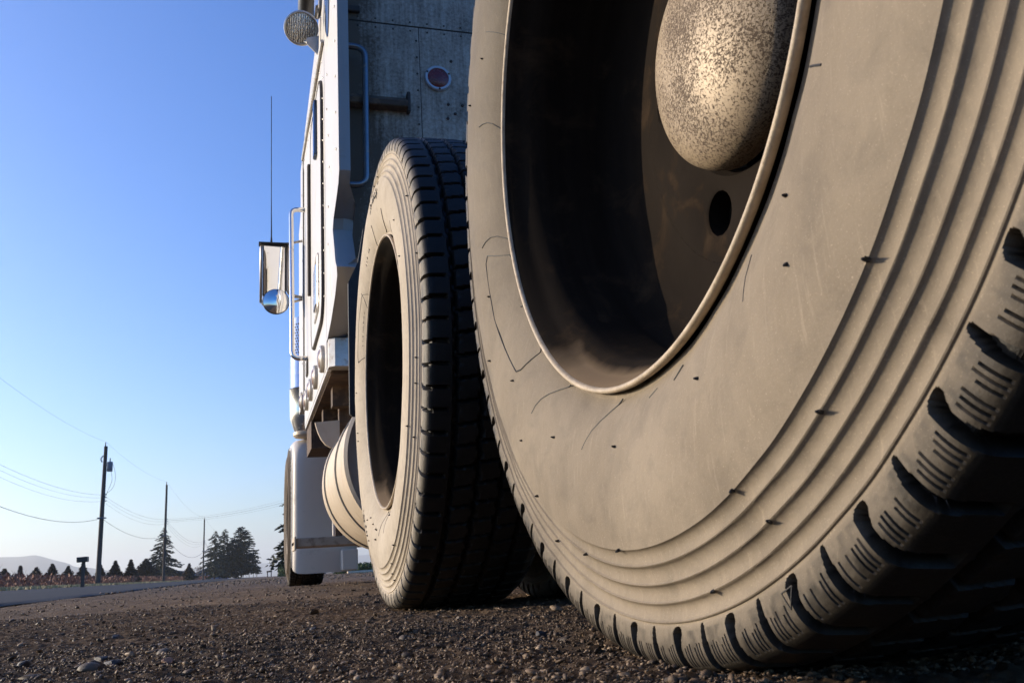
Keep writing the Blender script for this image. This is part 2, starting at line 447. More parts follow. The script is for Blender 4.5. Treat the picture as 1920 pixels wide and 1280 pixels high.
def scatter(P, S, sub, name, mat, flat=.6, smooth=False):
    if sub < 0:
        V0 = np.array([(1, 0, 0), (-1, 0, 0), (0, 1, 0), (0, -1, 0), (0, 0, 1), (0, 0, -1)], float)
        F0 = np.array([(0, 2, 4), (2, 1, 4), (1, 3, 4), (3, 0, 4), (2, 0, 5), (1, 2, 5), (3, 1, 5), (0, 3, 5)])
    else: V0, F0 = ico(sub)
    n = len(P); nv = len(V0)
    sh = rng.uniform(.72, 1.22, (n, nv, 1)); q = rng.normal(size=(n, 3, 3)); Q, _ = np.linalg.qr(q)
    sc = np.stack([rng.uniform(.9, 1.7, n), rng.uniform(.6, 1.1, n), rng.uniform(.3, .75, n)], -1)
    V = (V0[None]*sh)*sc[:, None]; V = np.einsum('nij,nvj->nvi', Q, V)
    V[..., 2] *= flat
    V = V*S[:, None, None] + P[:, None]
    F = (F0[None] + (np.arange(n)*nv)[:, None, None]).reshape(-1, 3)
    return put(name, mesh(name, V.reshape(-1, 3), F, mat, smooth), kind='stuff')
def stones():
    # fine to coarse, denser near the camera; sizes are real radii in metres
    def area(n, x0, x1, y0, y1, s0, s1, p=2.2, e=1.25):
        P = np.zeros((n, 3)); P[:, 1] = y0 + (y1-y0)*rng.random(n)**e; P[:, 0] = rng.uniform(x0, x1, n)
        S = s0 + (s1-s0)*rng.random(n)**p
        return P, S
    global rng
    def settle(P, S, k):
        for G, xs, ys in GRIDS:
            m = (P[:, 0] > xs[0]+.06) & (P[:, 0] < xs[-1]-.06) & (P[:, 1] > ys[0]+.06) & (P[:, 1] < ys[-1]-.06)
            i = np.clip(((P[:, 0]-xs[0])/(xs[1]-xs[0])).round().astype(int), 0, len(xs)-1); j = np.clip(((P[:, 1]-ys[0])/(ys[1]-ys[0])).round().astype(int), 0, len(ys)-1)
            P[:, 2] = np.where(m, G[i, j] + S*k, P[:, 2])
        return P
    P1, S1 = area(24000, -1.1, 1.25, .5, 3.25, .0013, .0056, 2.4, 1.45)
    keep = (np.hypot((P1[:, 0]), P1[:, 1]) > .5); P1 = P1[keep]; S1 = S1[keep]
    P1 = settle(P1, S1, .12)
    scatter(P1, S1, 0, 'gravel', 'stones')['label'] = 'loose brown and grey gravel on the ground in front of the tyres'
    P0, S0 = area(42000, -.5, .75, .5, 1.5, .0009, .0032, 1.8, 1.4); P0 = settle(P0, S0, .15)
    scatter(P0, S0, -1, 'grit', 'stones')['label'] = 'fine sharp grit covering the nearest ground'
    P2, S2 = area(9000, -1.9, 4, 3.0, 12, .003, .011, 2.5); P2[:, 0] = np.maximum(P2[:, 0], xn(P2[:, 1])-.1); P2[:, 2] = S2*.1; P2 = settle(P2, S2, .1)
    scatter(P2, S2, 0, 'gravel', 'stones')['label'] = 'loose gravel further along the shoulder beside the road'
    P4, S4 = area(160, -1.1, 1.1, .95, 3.0, .005, .011, 2.5); P4 = settle(P4, S4, .1)
    scatter(P4, S4, 1, 'pebbles', 'stones', .7, False)['label'] = 'larger loose pebbles scattered over the gravel'
    P3, S3 = area(3500, -2.4, 9, 12, 45, .01, .035, 2.5); P3 = P3[P3[:, 0] > xn(P3[:, 1])]; S3 = S3[:len(P3)]
    scatter(P3, S3, -1, 'gravel', 'stones')['label'] = 'coarse gravel far along the roadside shoulder'
    # the stones one can tell apart
    big = [((-.128, 1.493), .0075, 'stone_pale', 'small white rounded pebble just behind the smooth grey stone'),
           ((-.100, 1.24), .013, 'stone_grey', 'smooth oval grey stone with the white pebble behind it'),
           ((-.17, 1.22), .011, 'stone_dark', 'dark flat stone left of the smooth grey stone'),
           ((-.145, 1.12), .014, 'stone_dark', 'broad dark angular stone between the grey and the reddish stone'),
           ((-.085, 1.08), .0105, 'stone_red', 'reddish brown chunk of stone nearest the bottom of the frame'),
           ((-.155, 1.04), .0125, 'stone_grey', 'grey wedge shaped stone left of the reddish chunk'),
           ((-.245, 1.18), .0125, 'stone_dark', 'dark stone at the left end of the gravel in front'),
           ((.33, 1.05), .010, 'stone_dark', 'dark upright stone near the foot of the near tyre'),
           ((.10, 1.55), .010, 'stone_dark', 'dark stone in front of the middle tyre, left of its tread'),
           ((.33, 1.48), .011, 'stone_grey', 'grey flat stone between the two big tyres'),
           ((.18, 1.12), .009, 'stone_grey', 'light brown flat stone in the middle of the gravel'),
           ((-.22, 1.75), .014, 'stone_dark', 'low dark stone on the left, farther back than the others')]
    g = np.random.default_rng(5)
    for (x, y), s, m, lab in big:
        V, F = ico(2); n = len(V)
        k = np.ones(n)
        for _ in range(7):
            d = g.normal(size=3); d /= np.linalg.norm(d); c = g.uniform(.48, .8); q = V@d
            k = np.where(q*k > c, c/np.maximum(q, .01), k)
        W = V*k[:, None]*np.array([1.2, .9, .72])*s*.85
        me = mesh('stone', W, F, m, True, 18); G, gx, gy = GRIDS[1]; gz = float(G[int((x-gx[0])/(gx[1]-gx[0])), int((y-gy[0])/(gy[1]-gy[0]))])
        put('stone', me, loc=(x, y, gz+s*.18), label=lab, cat='stone', group='larger stones lying on the gravel').rotation_euler = (0, 0, g.uniform(0, 6))
stones()

# ------------------------------------------------------------------ sky extras: hills
def hill(name, pts, d, depth, seed):
    """pts: (bearing, elevation) of the crest seen from the road; built as a real ridge with depth"""
    az = np.linspace(pts[0][0], pts[-1][0], 140); el = np.interp(az, [p[0] for p in pts], [p[1] for p in pts])
    g = np.random.default_rng(seed); V = []; ts = np.linspace(-1, 1, 17)
    nz = vnoise(len(az), len(ts), 3, g)
    for i, (a, e) in enumerate(zip(az, el)):
        for j, t in enumerate(ts):
            r = d + depth*t; H = d*math.tan(R(e)); z = H*(math.cos(t*PI/2)**1.2)*(1+.12*nz[i, j]*abs(t)) - 1 if abs(t) < 1 else -3
            V.append((r*math.sin(R(a)), r*math.cos(R(a)), z))
    put(name, mesh(name, V, gridF(len(az), len(ts)), 'hill', True), kind='structure')
hill('hills', [(-34, .2), (-28, 1.0), (-22, 1.6), (-17, 1.8), (-13.2, 1.9), (-12.2, 1.87), (-11.56, 1.93), (-11.17, 1.83), (-10.76, 1.67), (-10.22, 1.5), (-9.86, 1.38), (-9.53, 1.17), (-8.98, 1.12), (-8.43, 1.02), (-7.59, .83), (-6, .4), (-4.5, .1)], 6000, 1300, 1)
hill('hills', [(-6, .1), (-4, .6), (-2.2, .82), (-1, .84), (.21, .84), (.99, .80), (1.9, .78), (5, .9), (12, 1.1), (20, .9), (34, .3)], 9000, 1500, 2)

# ------------------------------------------------------------------ trees and plants
def quads(C, D, S, g):
    """leaf clumps: centres C, long directions D, sizes S -> triangles pairs"""
    n = len(C); D = D/np.linalg.norm(D, axis=1)[:, None]
    u = np.cross(D, g.normal(size=(n, 3))); u /= np.linalg.norm(u, axis=1)[:, None]
    a = D*S[:, None]; b = u*(S*g.uniform(.18, .4, n))[:, None]
    V = np.stack([C-a*.4, C+b, C+a, C-b], 1).reshape(-1, 3)
    F = (np.arange(n)[:, None]*4 + np.array([0, 1, 2, 3])).astype(np.int64)
    return V, F
def conifer(loc, h, rad, seed, label, mat='needle', dens=1.0, gap=.3, group=None, power=.85, name='conifer_tree', droop=.35, leafs=.22, base=.06):
    g = np.random.default_rng(seed); t = empty(name, loc, label=label, cat='tree', group=group)
    lean = g.normal(size=2)*.01*h
    tp = [(lean[0]*s, lean[1]*s, h*s) for s in (0, .3, .6, .97)]
    V, F = tube(tp, [h*.018, h*.013, h*.008, h*.002], 7)
    put('trunk', mesh('trunk', V, F, 'bark', True), t)
    C = []; D = []; S = []; br = []
    nb = int(h*(12 if leafs < .3 else 9)*dens)
    for k in range(nb):
        s = base + (1-base)*((k+g.random())/nb); L = rad*(1-s)**power*g.uniform(1-gap, 1.12) + .03*rad
        a = g.uniform(0, 2*PI); d = np.array([math.cos(a), math.sin(a), 0])
        m = max(3, int(L/(leafs*h*.045))) ; m = int(m*1.6)
        p0 = np.array([lean[0]*s, lean[1]*s, h*s])
        for q in range(m):
            f = (q+g.random())/m; f = f**.75
            c = p0 + d*L*f + np.array([0, 0, .10*L*f - droop*L*f*f + .12*L*max(0, f-.8)])
            c += g.normal(size=3)*L*.06*(1.1-f*.5)*np.array([1, 1, .6])
            side = np.array([-d[1], d[0], 0])*g.choice([-1, 1])*g.uniform(.2, 1)
            C.append(c); D.append(d*.9+side+np.array([0, 0, g.uniform(-.5, .15)])); S.append(h*leafs*.16*g.uniform(.6, 1.25)*(1.15-.5*s))
        if k % 3 == 0: br.append(tube([p0, p0+d*L*.5+np.array([0, 0, .02*L]), p0+d*L*.9+np.array([0, 0, -droop*.6*L])], [h*.003, h*.002, h*.001], 3, False))
    S = np.array(S)*(1.1 if leafs < .3 else 1)
    V, F = quads(np.array(C), np.array(D), S, g)
    put('crown', mesh('crown', V, F, mat), t)
    if br:
        V, F = merge(br); put('limbs', mesh('limbs', V, F, 'bark'), t, kind='stuff')
    return t
G1 = 'tall conifers beyond the road'
z0 = .27
conifer(polar(-4.9, 205, z0), 11.0, 5.0, 1, 'broad dark conifer standing behind the second power pole', droop=.30, gap=.42, dens=1.3, group=G1, power=.8)
conifer(polar(-2.0, 235, z0), 11.4, 4.3, 2, 'ragged conifer with two tops, left one of the dense clump by the third pole', 'needle2', dens=1.2, gap=.55, group=G1, power=.6)
conifer(polar(-1.5, 240, z0), 12.0, 4.2, 3, 'lighter green conifer in the middle of the dense clump', 'needle2', dens=1.3, gap=.45, group=G1, power=.6)
conifer(polar(-.46, 238, z0), 12.3, 5.2, 4, 'fullest dark conifer at the right end of the dense clump', dens=2.0, gap=.25, group=G1, power=.5, droop=.15)
conifer(polar(-.95, 244, z0), 9.0, 4.0, 14, 'shorter dark conifer tucked between the two tallest of the clump', dens=1.8, gap=.3, group=G1, power=.5, droop=.15)
conifer(polar(3.62, 62, 0), 9.3, 3.1, 5, 'spruce with drooping branch tips showing behind the front fender', dens=1.7, gap=.3, power=.75, droop=.42, leafs=.16, base=.10)
cz = [(-13.75, 1.1), (-12.99, 1.25), (-12.2, 1.29), (-11.44, 1.22), (-10.66, 1.29), (-9.85, 1.22), (-9.07, 1.27), (-8.2, 1.15), (-7.41, 1.29), (-6.6, 1.37), (-5.82, 1.36), (-3.42, .98)]
labs = ['leftmost pointed cedar, cut by the left edge of the photo', 'pointed cedar, second from the left edge, rising over red canes', 'cedar with thin tip, third from the left edge', 'blunt topped cedar under the highest part of the hill',
        'slim sharp cedar right of the blunt topped one', 'wide skirted cedar left of the roadside mailbox', 'cedar directly behind the roadside mailbox', 'cedar half hidden behind the nearest power pole',
        'first full cedar to the right of the nearest power pole', 'narrow cedar in the gap left of the dark double cedar', 'large dark cedar against the left side of the broad conifer', 'lone small cedar between the second and third power poles']
for i, ((a, e), lab) in enumerate(zip(cz, labs)):
    d = 118 if i < 10 else (150 if i == 10 else 185); h = d*math.tan(R(e)) - .05 + [.06, -.10, .05, -.05, .1, -.08, .03, 0, .08, -.04, 0, 0][i]
    wd = {0: 1.0, 1: 1.35, 2: .95, 3: 1.45, 4: 1.05, 5: 1.4, 7: .9, 8: 1.35, 9: 1.0, 10: 2.2, 11: 1.6}.get(i, 1.2)
    conifer(polar(a, d, z0), h, wd, 20+i, lab, 'thuja', dens=24 if i < 10 else 18, gap=.6, group='small cedars in a row across the field', power=[1.0, .85, 1.15][i % 3], name='cedar_tree', droop=-.15, leafs=.6, base=.02)

def canes():
    g = np.random.default_rng(8); n = 45000
    y = 44 + 300*g.random(n)**1.5; off = ROADW + 4.3 + 26*g.random(n)**1.6
    row = np.round(off/2.2)*2.2 + g.normal(size=n)*.25; row = np.maximum(row, ROADW+4.2)
    x = xn(y) - row; C = np.stack([x, y, tz(x, y) + g.random(n)**.8*.72], -1)
    D = g.normal(size=(n, 3))*.5; D[:, 2] = 1
    V, F = quads(C, D, g.uniform(.06, .26, n), g)
    put('berry_canes', mesh('berry_canes', V, F, 'cane'), kind='stuff', label='red brown rows of leafless berry canes filling the field')
    n = 160; y = 50 + 60*g.random(n); x = xn(y) - ROADW - 5 - 12*g.random(n); P = []
    for k in range(n): P.append(tube([(x[k], y[k], .3), (x[k]+g.normal()*.12, y[k], 1.0), (x[k]+g.normal()*.3, y[k], 1.3+g.random()*.5)], [.012, .009, .004], 3, False))
    V, F = merge(P); put('thin_shoots', mesh('thin_shoots', V, F, 'twig'), kind='stuff', label='thin upright shoots standing out of the berry canes')
    n = 9000; y = 14 + 120*g.random(n)**1.3; x = xn(y) - ROADW - .1 - 1.3*g.random(n)
    C = np.stack([x, y, tz(x, y)+.02], -1); D = g.normal(size=(n, 3))*.5; D[:, 2] = 1
    V, F = quads(C, D, g.uniform(.04, .13, n), g)
    put('verge_grass', mesh('verge_grass', V, F, 'straw'), kind='stuff', label='strip of dry yellow grass along the far edge of the road')
canes()
def hedge(x0, x1, y0, y1, h, n, seed, lab, mat='hedge', s=.16):
    g = np.random.default_rng(seed); t = empty('hedge', ((x0+x1)/2, (y0+y1)/2, 0), label=lab, cat='hedge')
    C = g.random((n, 3))*np.array([x1-x0, y1-y0, 1]) - np.array([(x1-x0)/2, (y1-y0)/2, 0])
    top = h*(.82+.18*np.sin(C[:, 0]*3.1+seed)*np.cos(C[:, 1]*2.3)); C[:, 2] *= top
    V, F = quads(C, g.normal(size=(n, 3)), g.uniform(s*.6, s*1.3, n), g)
    put('foliage', mesh('foliage', V, F, mat), t)
    st = [tube([(x, 0, 0), (x, 0, h*.7)], .02, 4) for x in np.linspace(-(x1-x0)*.45, (x1-x0)*.45, 8)]
    
    for q in st: put('stem', mesh('stem', *q, 'bark'), t)
hedge(3.1, 4.1, 104, 109, 1.75, 2600, 1, 'clipped green hedge end standing left of the front wheel')
hedge(5.0, 16, 56, 59, .62, 9000, 2, 'low green shrubs seen under the truck step', s=.13)
def bare_shrub(loc, h, seed, lab):
    g = np.random.default_rng(seed); P = []
    def grow(p, d, L, r, k):
        q = p + d*L; P.append(tube([p, q], [r, r*.6], 4, False))
        if k: 
            for _ in range(4): 
                e = d + g.normal(size=3)*.45; e[2] = abs(e[2]); grow(q, e/np.linalg.norm(e), L*.72, r*.55, k-1)
    for _ in range(4):
        e = np.array([g.normal()*.35, g.normal()*.35, 1]); grow(np.zeros(3), e/np.linalg.norm(e), h*.33, .05, 3)
    V, F = merge(P); o = put('bare_shrub', mesh('bare_shrub', V, F, 'twig'), loc=tuple(loc), label=lab, cat='shrub')
bare_shrub(polar(-3.0, 190, .25), 3.2, 3, 'leafless pale shrub just left of the third power pole')
bare_shrub(polar(.42, 420, 0), 3.0, 5, 'faint leafless shrub at the far end of the road')

# houses
def house(loc, w, d, hw, hr, lab, rz=0):
    t = empty('house', loc, label=lab, cat='house'); t.rotation_euler = (0, 0, rz)
    V, F = extrude([(-w/2, 0), (w/2, 0), (w/2, hw), (0, hr-.05), (-w/2, hw)], 'Y', -d/2, d/2); put('wall', mesh('wall', V, F, 'house'), t)
    for s in (-1, 1):
        V, F = extrude([(0, hr), (s*(w/2+.3), hw-.1), (s*(w/2+.3), hw+.08), (0, hr+.2)], 'Y', -d/2-.3, d/2+.3); put('roof', mesh('roof', V, F, 'roof'), t)
    for x in (-w*.25, w*.2):
        V, F = box(x-.5, x+.5, -d/2-.05, -d/2+.02, 1, 2); put('window', mesh('window', V, F, 'blue_glass'), t)
house(polar(-2.15, 260, .2), 8.5, 8, 1.7, 3.3, 'blue grey house with pitched roof at the foot of the conifer clump')
house(polar(-4.3, 215, .2), 8.2, 6, 1.75, 2.3, 'long low blue grey shed behind the second power pole')

# ------------------------------------------------------------------ power poles, wires, mailboxes
def zg(p): return float(tz(p.x, p.y))
pole_spec = [(-17.6, 40, 10.2, 0), (-8.3, 78, 11, 1), (-4.82, 109, 11, 0), (-2.64, 173, 11, 0), (-1.30, 254, 11, 0), (-.88, 375, 11, 0), (-.37, 440, 10.8, 0), (-.02, 600, 9.5, 0), (.22, 680, 9.5, 0)]
plabs = ['power pole standing beyond the left edge of the photo', 'nearest power pole, thick and leaning, with a grey transformer can', 'second power pole, standing in front of the broad conifer', 'third power pole, in the gap right of the broad conifer',
         'power pole seen against the left part of the dense conifer clump', 'power pole seen against the middle of the dense conifer clump', 'power pole seen against the right part of the conifer clump', 'thin power pole just right of the conifer clump', 'farthest thin power pole at the end of the road']
poles = []
for (a, d, h, tr), lab in zip(pole_spec, plabs):
    p = polar(a, d); p.z = zg(p); th = .19 if tr else .15
    if d > 500: th = .2
    lean = (.10, 0) if tr else (.02, 0)
    t = empty('power_pole', p, label=lab, cat='power pole', group='wooden power poles along the road')
    top = Vector((lean[0], lean[1], h))
    V, F = tube([(0, 0, -.3), top*.4, top*.97], [th, th*.9, th*.72], 12); put('shaft', mesh('shaft', V, F, 'pole', True, 40), t)
    V, F = tube([top*.965+Vector((-.04, 0, 0)), top*1.0+Vector((-.04, 0, 0))], [.05, .04], 8); put('insulator', mesh('insulator', V, F, 'transformer', True, 40), t)
    if d < 200:
        for k, z in enumerate((.62, .60, .575)):
            c = top*z; V, F = tube([c+Vector((th*.5, -.1, 0)), c+Vector((th+.10, -.14, 0))], [.05, .04], 6); put('insulator', mesh('insulator', V, F, 'transformer'), t)
        c = top*.455; V, F = box(c.x-th-.12, c.x+th+.16, c.y-.25, c.y-.05, c.z-.05, c.z+.05, .02); put('bracket', mesh('bracket', V, F, 'transformer'), t)
    if tr:
        c = Vector((.47, -.1, h*.82))
        V, F = revolve([(0, -.38), (.20, -.38), (.215, -.36), (.215, .34), (.19, .38), (.06, .41), (0, .41)], 'Z', 20, c); can = put('transformer', mesh('transformer', V, F, 'transformer', True, 40), t)
        V, F = tube([c+Vector((0, 0, .38)), c+Vector((0, 0, .68))], [.05, .035], 8); put('bushing', mesh('bushing', V, F, 'transformer', True), can)
        for q in (-.27, .17): V, F = box(.15, .30, -.14, -.06, h*.82+q, h*.82+q+.06); put('hanger', mesh('hanger', V, F, 'transformer'), can)
        V, F = tube(rnd([top*.90+Vector((-.15, -.1, 0)), top*.89+Vector((-.32, -.15, -.15)), top*.885+Vector((-.2, -.15, -.35))], .1), .05, 6); put('cutout', mesh('cutout', V, F, 'transformer'), t)
        V, F = tube(rnd([c+Vector((.2, 0, .25)), c+Vector((.50, 0, -.7)), c+Vector((.35, 0, -1.7)), top*.62+Vector((.15, -.1, 0))], .6, 8), .013, 4); put('loop_wire', mesh('loop_wire', V, F, 'wire'), t)
        V, F = tube(rnd([c+Vector((.1, 0, -.35)), c+Vector((.25, 0, -1.1)), top*.60+Vector((.15, -.1, 0))], .6, 8), .013, 4); put('loop_wire', mesh('loop_wire', V, F, 'wire'), t)
    poles.append((p, top))
def wire(pts, sag, r, lab, off=Vector((0, 0, 0))):
    P = []
    for a, b in zip(pts[:-1], pts[1:]):
        L = (b-a).length
        for k in range(17):
            s = k/16
            if P and k == 0: continue
            P.append(a.lerp(b, s) + off + Vector((0, 0, -4*s*(1-s)*sag*L/50)))
    rr = [r*.75*max(1, (p.length/90)**.6) for p in P]
    V, F = tube(P, rr, 5); put('power_line', mesh('power_line', V, F, 'wire'), label=lab, cat='wire', group='wires strung between the power poles')
at = lambda f, n0=0, n1=None: [p+t*f for p, t in poles[n0:n1]]
wire(at(1.0), .7, .007, 'topmost thin wire running from pole top to pole top')
wire(at(.62), .9, .010, 'upper wire of the middle bundle on the power poles')
wire(at(.60), 1.0, .008, 'middle wire of the middle bundle on the power poles')
wire(at(.575), 1.1, .008, 'lower wire of the middle bundle on the power poles')
wire(at(.455), 1.3, .019, 'thick black cable, lowest on the power poles')
far_r = polar(4.4, 88, 8.0)
p2 = poles[2][0]+poles[2][1]*.62
for k, lab in enumerate(['upper service wire crossing the road towards the spruce', 'thicker service wire crossing the road towards the spruce', 'lower service wire crossing the road towards the spruce']):
    wire([p2+Vector((.2, 0, -.15*k)), far_r+Vector((0, 0, -.25*k))], 1.1, [.008, .014, .008][k], lab)
t = empty('power_pole', polar(4.4, 88, 0), label='power pole hidden behind the truck where the crossing wires end', cat='power pole', group='wooden power poles along the road')
V, F = tube([(0, 0, 0), (0, 0, 9)], [.15, .11], 10); put('shaft', mesh('shaft', V, F, 'pole', True, 40), t)
def mailbox(p, h, w, lab, n=1):
    t = empty('mailbox', p, label=lab, cat='mailbox')
    if n == 1: V, F = box(-.065, .065, -.06, .06, 0, h-.2); put('post', mesh('post', V, F, 'pole'), t)
    else:
        for s in (-1, 1): V, F = box(s*.28-.07, s*.28+.07, -.05, .05, 0, h-.2); put('post', mesh('post', V, F, 'pole'), t)
    V, F = box(-w/2, w/2, -.2, .2, h-.22, h, .015); b = put('box', mesh('box', V, F, 'black'), t); 
    if n == 1: b.rotation_euler = (0, R(-2), 0)
p = polar(-9.08, 44); p.z = zg(p); mailbox(p, 1.28, .44, 'dark flat box mailbox on a thick post beside the nearest power pole')
mailbox(polar(1.15, 150, 0), .95, .85, 'small distant mailboxes on two posts near the front wheel', 2)
V, F = box(-.55, .55, -.15, .15, 0, .10, .02)
put('pale_plank', mesh('pale_plank', V, F, simple('pale plank wood', (.6, .48, .34), .8)), loc=(4.6, 40, 0), label='small pale plank lying on the ground under the step', cat='plank')

# ------------------------------------------------------------------ the truck
T = empty('semi_truck', (1.5, 3.0, 0), label='white semi truck with sleeper cab and dusty dual rear wheels parked on the gravel', cat='truck')
X0 = .276; ZC = .525
# profile of the outer half: radius, offset inboard
RID = [(.4385, -.0005), (.4515, .0035), (.4653, .0078), (.4785, .0112), (.4918, .0125)]
def tyre_profile(fine):
    P = [(.300, .036), (.306, .028), (.314, .020), (.318, .0200), (.322, .0175), (.328, .0138), (.335, .0098), (.345, .0053), (.358, .0012), (.372, -.0018), (.388, -.0040), (.402, -.0046), (.415, -.0043), (.425, -.0033), (.432, -.0022)]
    P.append((.4378, -.0012))
    for k in range(5):
        r, x = RID[k]; r2, x2 = RID[k+1] if k < 4 else (None, None)
        P.append((r, x-.0006)); P.append((r+.0005, x+.0005 if k < 4 else x+.0007))
        if k < 4:
            n = 10 if fine else 3
            for j in range(1, n+1):
                s = (j/(n+1))**1.15; P.append((r+.0005+(r2-r-.0011)*s, x+(x2-x)*s + .0007*(1-s) + .0023*math.sin(PI*s**.72)))
            P.append((r2-.0007, x2-.0011))
    sh = [(.4932, .0132), (.4945, .0128), (.498, .0126), (.502, .0127), (.506, .0130), (.510, .0136), (.514, .0146), (.5175, .0160), (.5205, .0180), (.5230, .0207), (.5248, .0240), (.5260, .0278)]
    if fine:
        q = [sh[0]]
        for a, b in zip(sh[:-1], sh[1:]): q += [(a[0]+(b[0]-a[0])*t, a[1]+(b[1]-a[1])*t) for t in (1/3, 2/3, 1)]
        sh = q
    P += sh
    st = .0045 if fine else .0075
    x = .0278+st
    while x < .136: P.append((.5262+.0045*(1-((.136-x)/.108)**2), x)); x += st
    ns = len(P)
    # mirrored inboard half, plain
    W = .272
    Q = [(r, W-x) for r, x in P[::-1] if r > .52]
    Q += [(r, W-x) for r, x in [(.513, .008), (.49, .004), (.46, 0), (.42, -.004), (.37, -.002), (.335, .007), (.318, .0155), (.306, .028), (.300, .036)]]
    return np.array(P+Q), ns
def make_tyre(name, cols, fine, sipes, mat):
    P, ns = tyre_profile(fine); n = len(P); d = np.gradient(P, axis=0)
    N = np.stack([d[:, 1], -d[:, 0]], -1); N /= np.linalg.norm(N, axis=1)[:, None]  # outward (r,x)
    seg = np.r_[0, np.cumsum(np.hypot(*np.diff(P, axis=0).T))]; i0 = int(np.argmin(abs(P[:ns, 0]-.4940))); s = (seg-seg[i0])*1000   # mm from the shoulder ring
    th = cols; TH, S = np.meshgrid(th, s, indexing='ij'); XX = np.broadcast_to(P[:, 1], TH.shape); RR = np.broadcast_to(P[:, 0], TH.shape)
    pitch = 360/41.; half = pitch/2
    u = (np.degrees(TH) + 103.1)/pitch              # phase 0 = big groove
    mm = pitch/360*2*PI*522                         # arc of one pitch in mm
    def band(c, hw, soft=.45): return 1-np.clip((abs(c)-hw)/soft+.5, 0, 1)
    mirror = XX > .136; S2 = np.where(mirror, (.272-XX)*1000, S)
    u2 = np.where(mirror, u+.27, u)
    c1 = (u2-np.round(u2))*mm; c2 = (u2-.5-np.round(u2-.5))*mm
    curve = 1.8*np.sin(np.clip(S2, 0, 40)/40*PI) - .0*S2
    hook = np.clip(1-(S2-1)/9, 0, 1)*2.2
    soft = .45 if fine else 1.5
    inS = (S2 > .2) & (S2 < 62)
    edge = np.clip((S2-.2)/4.2, 0, 1)**.5; gs = 1 if sipes else .62
    wb = 6.6*edge - 2.6*np.clip((S2-5)/9, 0, 1) + 1.6*np.clip((S2-18)/16, 0, 1); ws = 1.9+2.2*np.clip(S2/16, 0, 1)
    wb = wb*gs; ws = ws*gs; g = band(c1-curve+hook, wb, soft)*inS; g2 = band(c2-curve+.5, ws*np.clip(S2/2.5, 0, 1), soft)*inS
    dep = np.maximum(g*.0115, g2*.009)
    # circumferential zigzag grooves and the inner blocks
    zz = 3.0*np.abs((u*2-np.round(u*2)))*2
    for xc in (.067, .113, .159, .205):
        dep = np.maximum(dep, band((XX-xc)*1000+zz-1.5, 3.6, 3.0)*.011)
    for k, (a, b) in enumerate(((.067, .113), (.113, .159), (.159, .205))):
        uu = u*2 + (.33, .6, .15)[k] + (XX-a)*4; c = (uu-np.round(uu))*mm/2
        dep = np.maximum(dep, band(c, 2.6, soft*2)*((XX > a) & (XX < b))*.009)
    dep *= ((P[:, 0] > .4925) & (np.arange(n) < n-8))[None]
    if sipes:
        base = u*2; bi = np.floor(base).astype(int) % 200; hs_ = np.random.default_rng(3).random((200, 6)); f = (base-np.floor(base))*mm/2       # 0..41 mm between grooves
        for k, q in enumerate(tuple(mm/84*v for v in (11, 15, 19, 26, 30, 34))):
            sl = q; start = 11.6 + (k % 3)*.9 + hs_[bi, k]*3.4; wk = np.where(hs_[bi, k] > .93, 0, .5+.5*hs_[bi, (k+2) % 6])
            dep = np.maximum(dep, band(f-sl, .55, .3)*((S2 > start) & (S2 < 29) & ~mirror)*.0026*wk)
    RN = RR - N[:, 0][None]*dep; XN = XX - N[:, 1][None]*dep
    wob = (vnoise(len(th), n, 40, rng)*.0012 if fine else 0)
    V = np.stack([XN+wob, RN*np.cos(TH), RN*np.sin(TH)], -1)
    # flatten slightly where the tyre bears on the ground
    zmin = -.5245; V[..., 2] = np.where(V[..., 2] < zmin, zmin + (V[..., 2]-zmin)*.12, V[..., 2])
    F = gridF(len(th), n, True)
    me = mesh(name, V.reshape(-1, 3), F, mat, True, 30)
    dust = np.interp(P[:, 0], [.3, .4925, .498, .506, .515, .523, .53], [1, 1, .66, .46, .26, .09, .02]); dust = np.where(P[:, 1] > .023, .02, dust); dust = np.where(P[:, 1] > .24, np.interp(P[:, 0], [.49, .52], [.8, .2]), dust)
    dust = dust[None]*(1-np.clip(dep/.004, 0, 1)*.93)
    if sipes: dust = dust*np.interp(V[..., 2], [-.5, -.15, .35], [1.0, .80, .52])   # upper sidewall shading put into the colour by thinning the dust with height
    wear = vnoise(len(th), n, 9, rng)+vnoise(len(th), n, 3.5, rng)*.7 if fine else 0
    dust = np.where((P[:, 0] > .497)[None], dust*np.clip(1-1.1*np.clip(wear, -.15, .6), 0, 1.15), dust)
    a = me.attributes.new('dust', 'FLOAT', 'POINT'); a.data.foreach_set('value', dust.ravel().astype(np.float32))
    me.flip_normals()
    return me
PIT = 360/41
fineth = np.radians(-103.1 + PIT*np.concatenate([np.arange(-7*84, 13*84)/84, 13+np.arange(0, 21*16)/16]))
tyreN = make_tyre('tyre_near', fineth, True, True, 'tyre')
tyreS = make_tyre('tyre_mid', np.radians(np.arange(0, 360, .30)), True, False, 'tyre2')
tyreL = make_tyre('tyre_low', np.radians(np.arange(0, 360, .9)), False, False, 'tyre2')
tyreF = tyreL.copy(); tyreF.materials.clear(); tyreF.materials.append(M['tyre_dark'])
